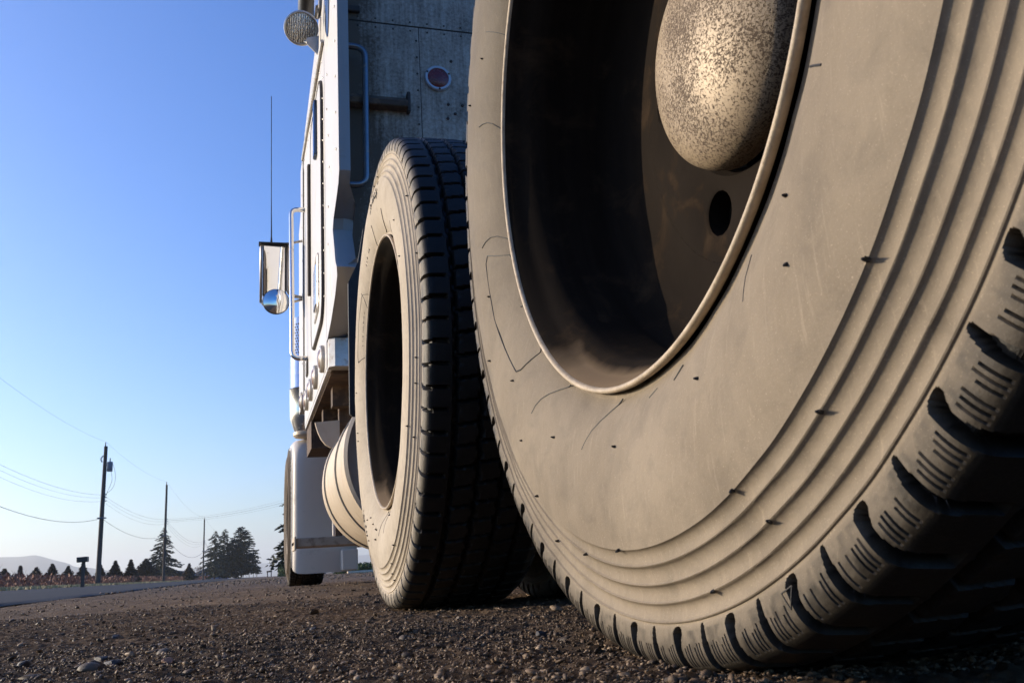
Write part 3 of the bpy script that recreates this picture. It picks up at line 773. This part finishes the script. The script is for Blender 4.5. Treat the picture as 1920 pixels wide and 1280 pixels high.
def rim_meshes():
    P = [(.3115, .0180), (.3130, .0152), (.3134, .0128), (.3126, .0110), (.3112, .0102), (.3096, .0106), (.3084, .0118), (.3078, .0142)]
    V, F = revolve(P, 'X', 160); fl = mesh('rim_flange', V, F, 'flange', True, 50)
    P = [(.3078, .0142), (.3035, .020), (.300, .028), (.295, .036), (.287, .045), (.283, .058), (.281, .11), (.276, .128), (.262, .143), (.238, .152), (.215, .1535), (.195, .152)]
    V, F = revolve(P, 'X', 100); A = (V, F); A2 = revolve([(.113, .1505), (.105, .160)], 'X', 100)
    H = [A, A2]; rh, hr = .148, .022
    for k in range(5):
        a0 = R(-62+72*k); B = []
        for t in np.linspace(-1, 1, 11)[:-1]: B.append((.195, a0+R(36)*t))
        for t in np.linspace(.195, .113, 5)[:-1]: B.append((t, a0+R(36)))
        for t in np.linspace(1, -1, 11)[:-1]: B.append((.113, a0+R(36)*t))
        for t in np.linspace(.113, .195, 5)[:-1]: B.append((t, a0-R(36)))
        cy, cz = rh*math.cos(a0), rh*math.sin(a0); V = []; n = len(B)
        O = [(.1505 if r_ < .12 else .152, r_*math.cos(a), r_*math.sin(a)) for r_, a in B]
        V += O
        for rad, dx in ((hr*1.12, .1508), (hr, .1525), (hr, .175)):
            for x_, y_, z_ in O:
                d_ = math.atan2(z_-cz, y_-cy); V.append((dx, cy+rad*math.cos(d_), cz+rad*math.sin(d_)))
        V.append((.175, cy, cz))
        F = [(q*n+m, q*n+(m+1) % n, (q+1)*n+(m+1) % n, (q+1)*n+m) for q in range(3) for m in range(n)] + [(3*n+m, 3*n+(m+1) % n, 4*n) for m in range(n)]
        H.append((V, F))
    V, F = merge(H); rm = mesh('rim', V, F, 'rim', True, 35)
    D = [(0, .090)] + [(.108*math.sin(t), .134-.044*math.cos(t)) for t in np.linspace(.05, PI/2, 26)] + [(.109, .138), (.1075, .142), (.1075, .150)]
    V, F = revolve(D, 'X', 96); hb = mesh('hub_cover', V, F, 'hub', True, 60)
    return fl, rm, hb
fl, rm, hb = rim_meshes()
def wheel(loc, tm, label, flip=False, hub=True):
    o = bpy.data.objects.new('wheel', None); col.objects.link(o); o.parent = T
    o.location = Vector(loc) - WL[T.name]; o['label'] = label
    if flip: o.rotation_euler = (0, 0, PI)
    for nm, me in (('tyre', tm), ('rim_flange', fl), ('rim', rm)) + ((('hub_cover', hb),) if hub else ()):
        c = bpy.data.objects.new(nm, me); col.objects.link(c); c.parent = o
    WL[o.name] = Vector(loc); return o
YN, YS, YF = .635, 1.996, 7.2
wN = wheel((X0, YN, ZC), tyreN, 'nearest rear dual wheel with mud speckled hub cover')
wS = wheel((X0, YS, ZC), tyreS, 'middle rear dual wheel with pale dusty sidewall')
for i, y in enumerate((YN, YS)):
    wheel((X0+.33, y, ZC), tyreL, 'inner rear wheel on the left side', hub=False)
    wheel((2.744, y, ZC), tyreL, 'outer rear wheel on the right side', True)
    wheel((2.744-.33, y, ZC), tyreL, 'inner rear wheel on the right side', True, hub=False)
def steer():
    o = wheel((.268, YF, ZC), tyreF, 'left front steering wheel, sticking out of the fender')
    wheel((2.72, YF, ZC), tyreL, 'right front steering wheel', True)
steer()
# sidewall marks of the near tyre: mould lines, outlined panel, rubber nubs, arrow
def sx(r):   # outer sidewall offset at radius r
    P, ns = tyre_profile(False); k = [i for i in range(ns) if P[i, 1] < .02 and P[i, 0] < .52]
    return float(np.interp(r, P[k, 0], P[k, 1]))
def wl(r, a, dx=0): return Vector((sx(r)+dx, r*math.cos(R(a)), r*math.sin(R(a))))
def sidewall_line(pts, rad, dx=0):
    P = []
    for (r0, a0), (r1, a1) in zip(pts[:-1], pts[1:]):
        k = max(2, int(math.hypot(r1-r0, R(a1-a0)*r0)/.006))
        for j in range(k): P.append(wl(r0+(r1-r0)*j/k, a0+(a1-a0)*j/k, dx))
    P.append(wl(*pts[-1], dx)); return tube(P, rad, 5)
def arcp(r0, a0, r1, a1, bow, n=6):
    return [(r0+(r1-r0)*t, a0+(a1-a0)*t + bow*math.sin(PI*t)) for t in np.linspace(0, 1, n)]
L = [sidewall_line(p, .0007) for p in (arcp(.319, -61.9, .369, -53.4, 2.2), arcp(.319, -84.5, .362, -75.8, 1.8), arcp(.336, -125.6, .358, -122.6, .5), arcp(.319, -13.5, .378, -9.4, 2), [(.325, -96.9), (.329, -95)], [(.326, -105), (.333, -103.2)], arcp(.319, 32.5, .366, 33, .3), arcp(.319, 12, .372, 15, 1.5))]
L += [sidewall_line([(.335, -144.6), (.357, -144.9)], .0008)]
V, F = merge(L); c = put('mould_lines', mesh('mould_lines', V, F, 'rubber'), wN, kind='stuff')
pan = [(.372, -13.5), (.374, -26), (.3625, -41.8), (.355, -43), (.3245, -45.1), (.3195, -43.5), (.3205, -30), (.3225, -18.5), (.327, -16.2), (.366, -12.2), (.372, -13.5)]
V, F = sidewall_line(pan, .0009, .0001); put('moulded_panel_outline', mesh('moulded_panel_outline', V, F, 'rubber'), wN)
V, F = merge([sidewall_line([(.319, -31), (.327, -30)], .001), sidewall_line([(.319, -33), (.323, -32)], .001)]); put('moulded_tick', mesh('moulded_tick', V, F, 'rubber'), wN)
nubs = [(.3577, -111), (.3585, -87.1), (.3659, -64.4), (.3572, -133.8), (.3863, -129.7), (.4385, -134.1), (.4515, -123.4), (.4385, -111.3), (.4653, -113), (.4785, -102.2), (.4918, -145), (.3731, -42.1), (.4154, -30.2), (.4049, -52.2), (.3765, -20.4), (.4385, -87.1), (.4515, -76.6), (.4653, -66), (.4385, -60), (.41, 20), (.40, 41), (.37, 28)]
N_ = []
for k, (r, a) in enumerate(nubs):
    p = wl(r, a); g = random.Random(k); s = .0014 if r < .43 else .0016
    d = Vector((-1, g.uniform(-.5, .2), g.uniform(-.5, .2)))
    V, F = revolve([(s, -.001), (s*.8, .0012), (s*.45, .0030), (0, .0036)], 'Z', 6); N_.append((orient(V, p, d), F))
    if r > .43: N_.append((orient(*[revolve([(s*.6, 0), (s*.5, .002), (0, .005)], 'Z', 5)[0], p, Vector((-.6, g.uniform(-1, -.4), .1))]), revolve([(1, 0), (1, .002), (0, .005)], 'Z', 5)[1]))
V, F = merge(N_); put('rubber_nubs', mesh('rubber_nubs', V, F, 'rubber'), wN, kind='stuff')
V, F = merge([sidewall_line([(.500, -112.0), (.500, -110.6), (.510, -110.9), (.500, -112.0)], .0006)]); put('wear_mark', mesh('wear_mark', V, F, 'rubber'), wN)
# the same marks, smaller in the picture, on the middle tyre
L = [sidewall_line(arcp(.319, a, .37, a+b, 2), .0011) for a, b in ((105, 6), (128, 6), (150, 6), (175, 5), (-160, 6), (-128, 6), (-104, 6), (-92, 6), (80, 5), (40, 6))]
V, F = merge(L); put('mould_lines', mesh('mould_lines', V, F, 'rubber'), wS, kind='stuff')
def on_far(a): return a
pan = [(.372, 18), (.374, 32), (.362, 46), (.325, 50), (.3215, 34), (.3225, 22), (.327, 19), (.366, 16), (.372, 18)]
V, F = sidewall_line(pan, .0011, .0001); put('moulded_panel_outline', mesh('moulded_panel_outline', V, F, 'rubber'), wS)
# scuffed lettering strokes on the middle tyre (illegible in the photo)
g = random.Random(9); L = []
for (r, a, n, da) in ((.338, 24, 16, 1.0), (.352, 62, 5, 1.0), (.350, 70, 3, 1.0)):
    for k in range(n):
        if g.random() < .15: continue
        aa = a + k*da; L.append(sidewall_line([(r, aa), (r+.008*g.uniform(.5, 1), aa+g.uniform(-.3, .3))], .0009))
        if g.random() < .5: L.append(sidewall_line([(r+.004, aa), (r+.004, aa+.6)], .0009))
V, F = merge(L); put('moulded_lettering', mesh('moulded_lettering', V, F, 'rubber'), wS, kind='stuff')
L = []
for k in range(60):
    a = g.uniform(86, 104) if k < 38 else g.uniform(-60, -48); r = .405+g.gauss(0, .008); L.append(sidewall_line([(r, a), (r+.006, a+g.uniform(-1, 1))], .0010))
V, F = merge(L); put('scuff_marks', mesh('scuff_marks', V, F, 'rubber'), wS, kind='stuff')
N_ = []
for k in range(46):
    r = g.choice([.36, .38, .41, .4385, .4515, .4653, .4785, .4918]); a = g.uniform(-180, 180); p = wl(r, a); s = .002
    V, F = revolve([(s, -.001), (s*.8, .0015), (0, .0045)], 'Z', 5); N_.append((orient(V, p, Vector((-1, 0, 0))), F))
V, F = merge(N_); put('rubber_nubs', mesh('rubber_nubs', V, F, 'rubber'), wS, kind='stuff')

# frame, axles
for s, nm in ((1.06, 'l'), (1.87, 'r')):
    part('frame_rail', box(s-.04, s+.04, .15, 8.2, .62, .88, .01), 'frame', T)
for y in (YN, YS, YF):
    part('axle', revolve([(.0, .6), (.07, .6), (.07, 1.2), (.20, 1.4), (.20, 1.6), (.07, 1.8), (.07, 2.4), (0, 2.4)], 'X', 16, (0, y, ZC)), 'frame', T, True)
for y in (.2, 1.3, 2.6, 4.6): part('crossmember', box(1.1, 1.83, y, y+.08, .66, .84), 'frame', T)

# sleeper and cab -------------------------------------------------
XS = .33; XR = 2.69; YB = 4.04; YM = 5.80; YC = 6.55; ZB = 1.0
def shell():
    # side panel of the sleeper with tumble-home at the roof
    prof = [(XS, ZB), (XS, 2.76), (XS-.003, 2.80), (XS+.004, 3.05), (XS+.03, 3.22), (XS+.10, 3.34), (XS+.25, 3.42), (1.0, 3.52), (1.51, 3.55)]
    full = prof + [(3.02-x, z) for x, z in prof[-2::-1]]
    sl = extrude(full, 'Y', YB+.012, YM-.006)
    part('sleeper', sl, 'white', T, True, 25)
    cab = [(XS+.004, ZB+.21), (XS+.004, 2.6), (XS+.03, 2.95), (XS+.12, 3.06), (1.51, 3.15)]
    cab2 = cab + [(3.02-x, z) for x, z in cab[-2::-1]]
    part('cab', extrude(cab2, 'Y', YM+.006, YC), 'white', T, True, 25)
    part('hood', extrude([(.80, 1.0), (.74, 1.55), (.95, 1.85), (1.51, 1.92), (2.07, 1.85), (2.28, 1.55), (2.22, 1.0)], 'Y', YC+.01, 8.5), 'white', T)
    part('bumper', box(.35, 2.67, 8.55, 8.75, .3, .65, .03), 'chrome', T)
    part('windshield', box(.50, 2.52, YC+.002, YC+.03, 2.0, 2.75, .01), 'blue_glass', T)
shell()
# trim strips and seams on the side
part('drip_rail', tube([(XS-.010, YB, 2.675), (XS-.010, YM, 2.86)], .010, 6), 'dull_metal', T)
part('seam_strip', box(XS-.006, XS+.01, YM-.006, YM+.022, ZB+.10, 2.86), 'seam', T)
part('cab_edge_strip', box(XS-.008, XS+.002, YM+.03, YM+.28, 1.22, 2.9, .003), 'white', T)
# sleeper access door
def sdoor():
    y0, y1, zb, zt0, zt1 = 4.14, 4.93, 1.27, 2.555, 2.62
    out = rnd([(y0, 1.9), (y0, zt0), (y1, zt1), (y1, zb), (y0+.0, zb), (y0, 1.9)], .12, 6)if False else None
    loop = [Vector((0, y0, 1.9)), Vector((0, y0, zt0)), Vector((0, y1, zt1)), Vector((0, y1, zb)), Vector((0, y0, zb)), Vector((0, y0, 1.9))]
    L = rnd(loop, .16, 7); poly = [(p.y, p.z) for p in L[:-1]]
    d = part('sleeper_door', extrude(poly, 'X', XS-.012, XS+.004), 'white', T)
    part('door_seal', tube([(XS-.005, p.y, p.z) for p in L], .011, 6), 'seam', d)
    V, F = box(XS-.026, XS-.010, 4.40, 4.56, 1.40, 1.62, .006); part('handle', (V, F), 'chrome', d)
    part('handle_recess', tube(rnd([(XS-.012, 4.60, 1.36), (XS-.014, 4.33, 1.36), (XS-.014, 4.33, 1.66), (XS-.012, 4.60, 1.66)], .05), .008, 6), 'dull_metal', d)
    part('hinge', box(XS-.030, XS-.008, 4.925, 4.975, 1.62, 2.42, .004), 'seam', d)
    part('window', box(XS-.030, XS-.010, 4.38, 4.46, 2.22, 2.54, .006), 'blue_glass', d)
    return d
sdoor()
riv = []
def rv(y, z, x=XS-.003, s=.006): V, F = revolve([(s, 0), (s*.75, -.003), (0, -.0045)], 'X', 6, (x, y, z)); riv.append((V, F))
for z in np.arange(1.35, 2.55, .115): rv(4.09, z, XS-.004); rv(5.00, z+.03, XS-.004)
for k in range(14): rv(YB+.12+k*.125, 2.63+k*.0135); rv(YB+.12+k*.125, 2.73+k*.0135)
for z in np.arange(1.2, 2.9, .24): rv(YM+.10, z, XS-.008, .008)
for z in np.arange(1.2, 3.1, .17): rv(3.85+.05*math.sin(z*9), z, XS-.001); rv(3.46, z+.6, XS-.001)
part('rivets', riv, 'dull_metal', T, kind='stuff')
# five round side lamps along the lower edge
for k, (y, z) in enumerate([(4.222, 1.076), (4.68, 1.085), (5.08, 1.097), (5.46, 1.11), (5.94, 1.13)]):
    if k == 4: z = 1.19
    s = .064 if k else .066
    V, F = revolve([(s, .004), (s, -.016), (s*.90, -.022), (s*.74, -.021)], 'X', 24, (XS, y, z)); ml = part('marker_light', (V, F), 'dull_metal', T, True, 40)
    V, F = revolve([(s*.76, -.019), (s*.5, -.028), (0, -.032)], 'X', 20, (XS, y, z)); part('lens', (V, F), 'amber', ml, True)
part('side_vent_slot', box(XS-.010, XS+.004, 5.40, 5.52, 1.26, 1.36, .01), 'seam', T)
# porthole and small chrome vent high on the side
V, F = revolve([(0, -.006), (.9, -.006), (1.0, 0)], 'X', 32); V = np.array(V)*np.array([1, .10, .27]) + np.array([XS-.004, 3.80, 2.82]); part('porthole', (V, F), 'blue_glass', T, True)
part('side_vent', box(XS-.03, XS, 4.17, 4.30, 2.96, 3.2, .012), 'chrome', T)
# rear side extender: crumpled sheet with return flange
def extender():
    E = [(3.36, 3.35), (3.36, 2.6), (3.36, 2.0), (3.36, 1.66), (3.40, 1.62), (3.52, 1.585), (3.62, 1.555), (3.64, 1.51), (3.58, 1.45), (3.48, 1.37), (3.38, 1.28), (3.325, 1.235), (3.37, 1.215), (3.55, 1.19), (3.8, 1.15), (4.02, 1.115)]
    X = [XS]*6 + [XS-.001, XS-.003, XS-.006, XS-.012, XS-.018, XS-.018, XS-.012, XS-.004, XS, XS]
    V = []; F = []; n = len(E)
    for (y, z), x in zip(E, X):
        yb = YB; zb = z if y < 3.99 else z
        for j in range(9):
            s = j/8; V.append((x*(1-s)+XS*s, y*(1-s)+yb*s, z))
    m = 9
    for i in range(n-1):
        for j in range(m-1): F.append((i*m+j, i*m+j+1, (i+1)*m+j+1, (i+1)*m+j))
    part('side_extender', (V, F), 'white', T, True, 30)
    # inner skin + flange
    V = []; F = []
    for i, ((y, z), x) in enumerate(zip(E, X)):
        low = z < 1.6
        w_ = .046 if not low else .085
        V += [(x, y, z), (x+w_*.5, y-.004, z), (x+w_, y+(.0 if not low else .03), z+(0 if not low else .01)), (x+w_+.004, y+.05, z)]
    for i in range(n-1):
        for j in range(3): F.append((i*4+j, i*4+j+1, (i+1)*4+j+1, (i+1)*4+j))
    part('extender_flange', (V, F), 'flange_shade_paint', T, True, 40)
    # inward skirt closing the bottom towards the wall
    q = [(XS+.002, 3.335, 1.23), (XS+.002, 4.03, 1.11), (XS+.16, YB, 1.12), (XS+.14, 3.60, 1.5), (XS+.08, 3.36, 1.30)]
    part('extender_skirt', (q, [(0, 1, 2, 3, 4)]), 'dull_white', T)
M['dull_white'] = simple('shaded dirty white flange', (.30, .27, .24), .5, .05, var=.12, scale=12, dirt=(.20, .16, .12), dirt_amt=.35)  # dirty white, base colour darkened to carry the skirt's shade
M['flange_shade_paint'] = simple('shade-darkened white flange paint', (.27, .265, .26), .38, var=.06, scale=3, dirt=(.22, .19, .16), dirt_amt=.12)  # the truck's white with the flange's shade painted into the base colour
extender()
# lower rear corner box and floor
part('rear_sill', extrude([(XS+.004, YB-.05), (XS+.03, YB-.075), (2.66, YB-.075), (2.686, YB-.05), (2.686, YB+.02), (XS+.004, YB+.02)], 'Z', .985, 1.115), 'dull_metal', T, False)
part('floor', box(XS+.02, XR-.02, YB+.03, YM-.01, ZB-.03, ZB-.004), 'frame', T)
part('floor_beam', [box(XS+.05, XR-.05, y, y+.09, ZB-.13, ZB-.03) for y in (YB+.30, YB+.9)], 'frame', T)
part('floor_beam', box(XS+.012, XR-.012, 5.35, YM-.02, ZB-.20, ZB-.032), 'frame', T, label='deep rust brown cross beam at the front of the sleeper floor')
part('side_rail', box(XS+.002, XS+.02, YB, YM-.01, ZB-.02, ZB+.004), 'white', T)
# curved gusset hanging below the floor
arc = [(.300, .80), (.306, .775), (.316, .745), (.330, .715), (.350, .690), (.375, .675), (.418, .672), (.418, .81)]
part('curved_bracket', extrude(arc, 'Y', 4.40, 4.43), 'tank', T)
part('bracket_post', box(.42, .50, 4.44, 4.50, .70, .98), 'frame', T)

# rear wall of three panels with recessed joints
ex = XR-.02
def wall_panel(x0, x1, z0, z1, tilt=0):
    nx, nz = 24, 24; V = []; F = []; g = []
    for i in range(nx):
        for j in range(nz):
            x = x0+(x1-x0)*i/(nx-1); z = z0+(z1-z0)*j/(nz-1)
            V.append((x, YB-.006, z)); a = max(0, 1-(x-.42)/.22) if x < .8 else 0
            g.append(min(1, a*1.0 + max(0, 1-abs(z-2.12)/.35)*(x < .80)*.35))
    F = [(i*nz+j, (i+1)*nz+j, (i+1)*nz+j+1, i*nz+j+1) for i in range(nx-1) for j in range(nz-1)]
    o = part('rear_panel', (V, F), 'wall', T)
    at_ = o.data.attributes.new('grime', 'FLOAT', 'POINT'); at_.data.foreach_set('value', g)
wall_panel(XS+.01, ex, 2.815, 3.33); wall_panel(XS+.01, .812, 1.12, 2.806); wall_panel(.816, 1.9, 1.12, 2.806); wall_panel(1.904, ex, 1.12, 2.806)
part('joint_backing', box(XS+.02, ex, YB-.002, YB+.01, 1.12, 3.3), 'seam', T)
riv = []
for z in np.arange(1.4, 2.8, .095):
    V, F = revolve([(.006, 0), (.004, -.004), (0, -.005)], 'Y', 6, (.80, YB-.006, z)); riv.append((V, F))
for x in np.arange(.5, 2.4, .09):
    for z in (2.785, 2.835): V, F = revolve([(.0055, 0), (.004, -.004), (0, -.005)], 'Y', 6, (x, YB-.006, z)); riv.append((V, F))
for (x, z) in ((.98, 2.63), (.955, 2.38), (.99, 2.33), (1.03, 2.38), (.95, 2.30)): V, F = revolve([(.009, 0), (.007, -.006), (0, -.007)], 'Y', 6, (x, YB-.006, z)); riv.append((V, F))
part('rear_rivets', riv, 'seam', T, kind='stuff')
# ledge bracket, lamp, handle on the rear wall
part('ledge', extrude([(YB-.007, 2.315), (YB-.06, 2.315), (YB-.065, 2.32), (YB-.065, 2.345), (YB-.02, 2.385), (YB-.007, 2.39)], 'X', XS+.04, .735), 'frame', T)
part('ledge_bolt', box(.735, .752, YB-.05, YB-.007, 2.30, 2.41, .004), 'seam', T)
part('dark_latch', box(XS+.06, .51, YB-.03, YB-.007, 2.85, 2.885, .004), 'seam', T)
c = (.905, YB-.008, 2.52)
rl = part('rear_lamp', revolve([(.071, 0), (.071, -.008), (.066, -.014), (.056, -.014), (.053, -.008)], 'Y', 36, c), 'rim_ring', T, True, 40) if False else None
M['grey_ring'] = simple('grey lamp ring', (.42, .44, .48), .45, .3, var=.08, scale=20)
rl = part('rear_lamp', revolve([(.071, 0), (.071, -.008), (.066, -.014), (.056, -.014), (.053, -.008)], 'Y', 36, c), 'grey_ring', T, True, 40)
part('lens', revolve([(.055, -.010), (.04, -.017), (.02, -.020), (0, -.021)], 'Y', 28, c), 'red_lens', rl, True)
part('screw', [revolve([(.006, -.013), (.004, -.018), (0, -.018)], 'Y', 8, (c[0]+.0625*math.cos(a), c[1], c[2]+.0625*math.sin(a))) for a in (R(25), R(152), R(-85))], 'seam', rl)
part('rear_grab_handle', tube(rnd([(.40, YB-.01, 2.60), (.40, YB-.10, 2.60), (.522, YB-.10, 2.60), (.515, YB-.10, 1.86), (.40, YB-.10, 1.86), (.40, YB-.01, 1.86)], .06, 6), .0165, 10), 'dull_chrome', T, True)
# mud flap and its hanger in front of the middle wheel
part('mud_flap', [extrude([(.292, .555), (.300, .548), (.62, .548), (.62, 1.18), (.345, 1.17), (.325, 1.05), (.293, .98)], 'Y', 2.74, 2.76)], 'rubber', T)

# fuel tank
TC = (.615, 0, .462)
tk = part('fuel_tank', revolve([(.0, 4.17), (.24, 4.17), (.285, 4.155), (.305, 4.12), (.305, 3.10), (.312, 3.095), (.312, 3.065), (.300, 3.055), (.292, 3.075), (.27, 3.09), (.15, 3.075), (0, 3.07)], 'Y', 96, TC), 'tank', T, True, 40)
for y in (3.98, 3.46): 
    part('strap', revolve([(.3055, y-.035), (.3115, y-.033), (.3115, y+.033), (.3055, y+.035)], 'Y', 72, TC), 'tank', tk, True, 40)
    part('strap_edge', [revolve([(.306, y+s*.038-.002), (.3085, y+s*.038), (.306, y+s*.038+.002)], 'Y', 72, TC) for s in (-1, 1)], 'rubber', tk, True)
part('tank_cap', revolve([(0, .80), (.045, .80), (.05, .79), (.05, .76)], 'Z', 20, (.52, 3.7, 0)), 'chrome', tk)
# step and battery box ahead of the tank
sp = part('step', box(.262, .78, 5.50, 5.78, .238, .292, .006), 'beige', T)
part('end_plate', box(.250, .261, 5.48, 5.80, .222, .300, .002), 'tank', sp)
part('hole', [revolve([(.009, -.003), (.009, .002), (0, .002)], 'X', 8, (.2505, 5.54+.07*k, .262)) for k in range(4)], 'seam', sp)
part('step_hanger', box(.50, .54, 5.6, 5.66, .29, .98), 'frame', T)
part('pleated_cover', [box(.485+.02*k, .503+.02*k, 5.62-.004*(k % 2), 5.66, .30, .52, .003) for k in range(5)], 'paint_grey', T)
# front fender with skirt
def fender():
    yc, zc = YF, .50
    pts = [(6.62, .085), (6.60, .30), (6.585, .80), (6.60, .93), (6.66, 1.01), (6.76, 1.055), (6.95, 1.085), (7.2, 1.10), (7.45, 1.085), (7.68, 1.0), (7.86, .85), (7.98, .62)]
    P = rnd([(0, a, b) for a, b in pts], .12, 3); X = [.290, .296, .312, .335, .38, .5, .66, .73, .742]
    dy = [0, 0, 0, 0, 0, 0, 0, 0, 0]
    V = []; n = len(P)
    for p in P:
        c = Vector((0, YF-p.y, .55-p.z)); c = c.normalized() if c.length else c
        for j, x in enumerate(X):
            ins = [.075, .040, .018, .006, 0, 0, 0, .012, .03][j]
            V.append((x, p.y+c.y*ins, p.z+c.z*ins))
    m = len(X); F = [(i*m+j, i*m+j+1, (i+1)*m+j+1, (i+1)*m+j) for i in range(n-1) for j in range(m-1)]
    part('front_fender', (V, F), 'paint_grey', T, True, 60)
    lp = []
    for p in P:
        c = Vector((0, YF-p.y, .55-p.z)).normalized()*.078; lp.append((.290, p.y+c.y, p.z+c.z))
    part('fender_lip', tube(lp, .009, 6), 'white', T, True)
    V2 = [(3.02-v[0], v[1], v[2]) for v in V]; part('front_fender', (V2, [f[::-1] for f in F]), 'paint_grey', T, True, 60)
    part('fender_box', box(.62, .735, 6.50, 6.60, .09, .24, .01), 'paint_grey', T)
fender()
# air cleaner with perforated shield
AC = (.410, 6.72, 0)
ac = part('air_cleaner', revolve([(.06, 1.10), (.10, 1.10), (.112, 1.135), (.135, 1.20), (.138, 1.26), (.138, 1.42), (.141, 1.425), (.138, 1.43), (.138, 1.66), (.133, 1.67), (.133, 1.93), (.12, 1.97), (0, 1.98)], 'Z', 48, AC), 'chrome', T, True, 40)
part('base_ring', revolve([(0, 1.065), (.10, 1.065), (.112, 1.078), (.112, 1.10), (.09, 1.11), (.05, 1.11)], 'Z', 40, AC), 'tank', ac, True, 40)
ps = []
for r_ in range(11):
    for k in range(26):
        a = PI*.55+k*R(9)+ (R(4.5) if r_ % 2 else 0); x, y = AC[0]+.1335*math.cos(a), AC[1]+.1335*math.sin(a); z = 1.69+.022*r_
        u_ = Vector((-math.sin(a), math.cos(a), 0))*.0062; n_ = Vector((math.cos(a), math.sin(a), 0))*.0012; p_ = Vector((x, y, z))+n_
        ps.append(([p_-u_, p_+Vector((0, 0, -.0085)), p_+u_, p_+Vector((0, 0, .0085))], [(0, 1, 2, 3)]))
part('perforations', ps, 'seam', ac, kind='stuff')
# grab rail on the cab side
part('grab_rail', tube(rnd([(XS+.002, 5.86, 2.50), (.243, 5.86, 2.50), (.243, 5.58, 1.38), (XS+.002, 5.58, 1.38)] if False else [(XS+.004, 5.75, 2.47), (.242, 5.75, 2.47), (.240, 5.50, 1.38), (XS+.004, 5.50, 1.38)], .09, 7), .0155, 10), 'chrome', T, True)
# mirror assembly
MY = 5.90
mi = part('mirror', box(.062, .214, MY, MY+.03, 1.90, 2.262, .008), 'chrome', T, label='tall rectangular side mirror on a tubular arm')
part('mirror_glass', ([(x, MY-.020+.12*(x-.070)+dy, z) for dy in (0, .003) for x in (.070, .206) for z in (1.912, 2.250)], [(0, 2, 3, 1), (4, 5, 7, 6), (0, 1, 5, 4), (2, 6, 7, 3), (0, 4, 6, 2), (1, 3, 7, 5)]), 'mirror', mi)
part('mirror_frame', tube(rnd([(.066, MY-.003, 1.908), (.066, MY-.003, 2.254), (.210, MY-.003, 2.254), (.210, MY-.003, 1.908), (.066, MY-.003, 1.908)], .01, 3), .0045, 6), 'black', mi)
cm = part('convex_mirror', revolve([(.086, -.002), (.088, .010), (.07, .03), (0, .045)], 'Y', 36, (.150, MY-.035, 1.855)), 'black', T, True, 50)
part('mirror_glass', revolve([(.083, -.003), (.06, -.0135), (.03, -.019), (0, -.021)], 'Y', 36, (.150, MY-.035, 1.855)), 'mirror', cm, True)
part('mirror_arm', [tube(rnd([(.052, MY+.02, 1.86), (.052, MY+.02, 2.275), (.22, MY+.02, 2.285), (XS+.01, MY-.02, 2.30)], .03), .009, 8),
                    tube(rnd([(.052, MY+.02, 1.88), (.070, MY+.02, 1.84), (.15, MY+.01, 1.83), (XS+.01, MY, 1.89)], .03), .009, 8),
                    tube(rnd([(.225, MY+.02, 2.27), (.225, MY+.02, 1.92), (XS+.01, MY+.02, 1.90)], .05), .012, 8)], 'dull_metal', T, True)
part('mirror_visor', box(.035, .235, MY-.03, MY+.05, 2.268, 2.276, .002), 'black', T)
part('antenna', tube([(.118, MY, 2.27), (.118, MY, 2.33), (.116, MY, 2.6), (.112, MY+.01, 3.39)], [.010, .005, .003, .0028], 6), 'rubber', T)
# work lamp
lc = Vector((.236, 4.36, 2.945)); ld = (Vector((-.05, .6, .55)) - lc).normalized(); ld = Vector((-.10, -.80, -.45)).normalized()
def at_lamp(V): return orient(V, lc, ld)
V, F = revolve([(0, -.075), (.035, -.072), (.072, -.045), (.088, -.01), (.092, .006), (.090, .018), (.083, .022), (.078, .016)], 'Z', 40); wp = part('work_lamp', (at_lamp(V), F), 'dull_metal', T, True, 50)
V, F = revolve([(.080, .015), (.06, .022), (.03, .027), (0, .029)], 'Z', 36); part('lens', (at_lamp(V), F), 'lens', wp, True)
part('bracket', [extrude([(4.20, 2.74), (4.36, 2.80), (4.36, 2.86), (4.20, 2.92)], 'X', XS-.006, XS), tube([lc+Vector((.02, 0, -.080)), (.275, 4.34, 2.85)], .010, 8), extrude([(.262, 2.835), (.262, 2.868), (XS, 2.89), (XS, 2.765)], 'Y', 4.325, 4.335)], 'dull_metal', wp)
# black horn housing above
V, F = revolve([(0, 4.75), (.05, 4.75), (.062, 4.78), (.055, 5.0), (.03, 5.3), (0, 5.32)], 'Y', 24, (.305, 0, 3.50)); part('air_horn', (V, F), 'black', T, True, 40)

# ------------------------------------------------------------------ haze
V, F = box(-11500, 11500, -200, 11800, -4, 330)
hz = put('haze', mesh('haze', V, F, None), kind='stuff', label='thin blue air over the fields')
hm = bpy.data.materials.new('haze'); hm.use_nodes = True; hn = hm.node_tree; hn.nodes.clear()
ho = hn.nodes.new('ShaderNodeOutputMaterial'); hv = hn.nodes.new('ShaderNodeVolumePrincipled')
hv.inputs['Color'].default_value = (.90, .95, 1, 1); hv.inputs['Density'].default_value = 1.7e-4; hv.inputs['Anisotropy'].default_value = 0.4
hn.links.new(hv.outputs[0], ho.inputs['Volume']); hz.data.materials.append(hm)
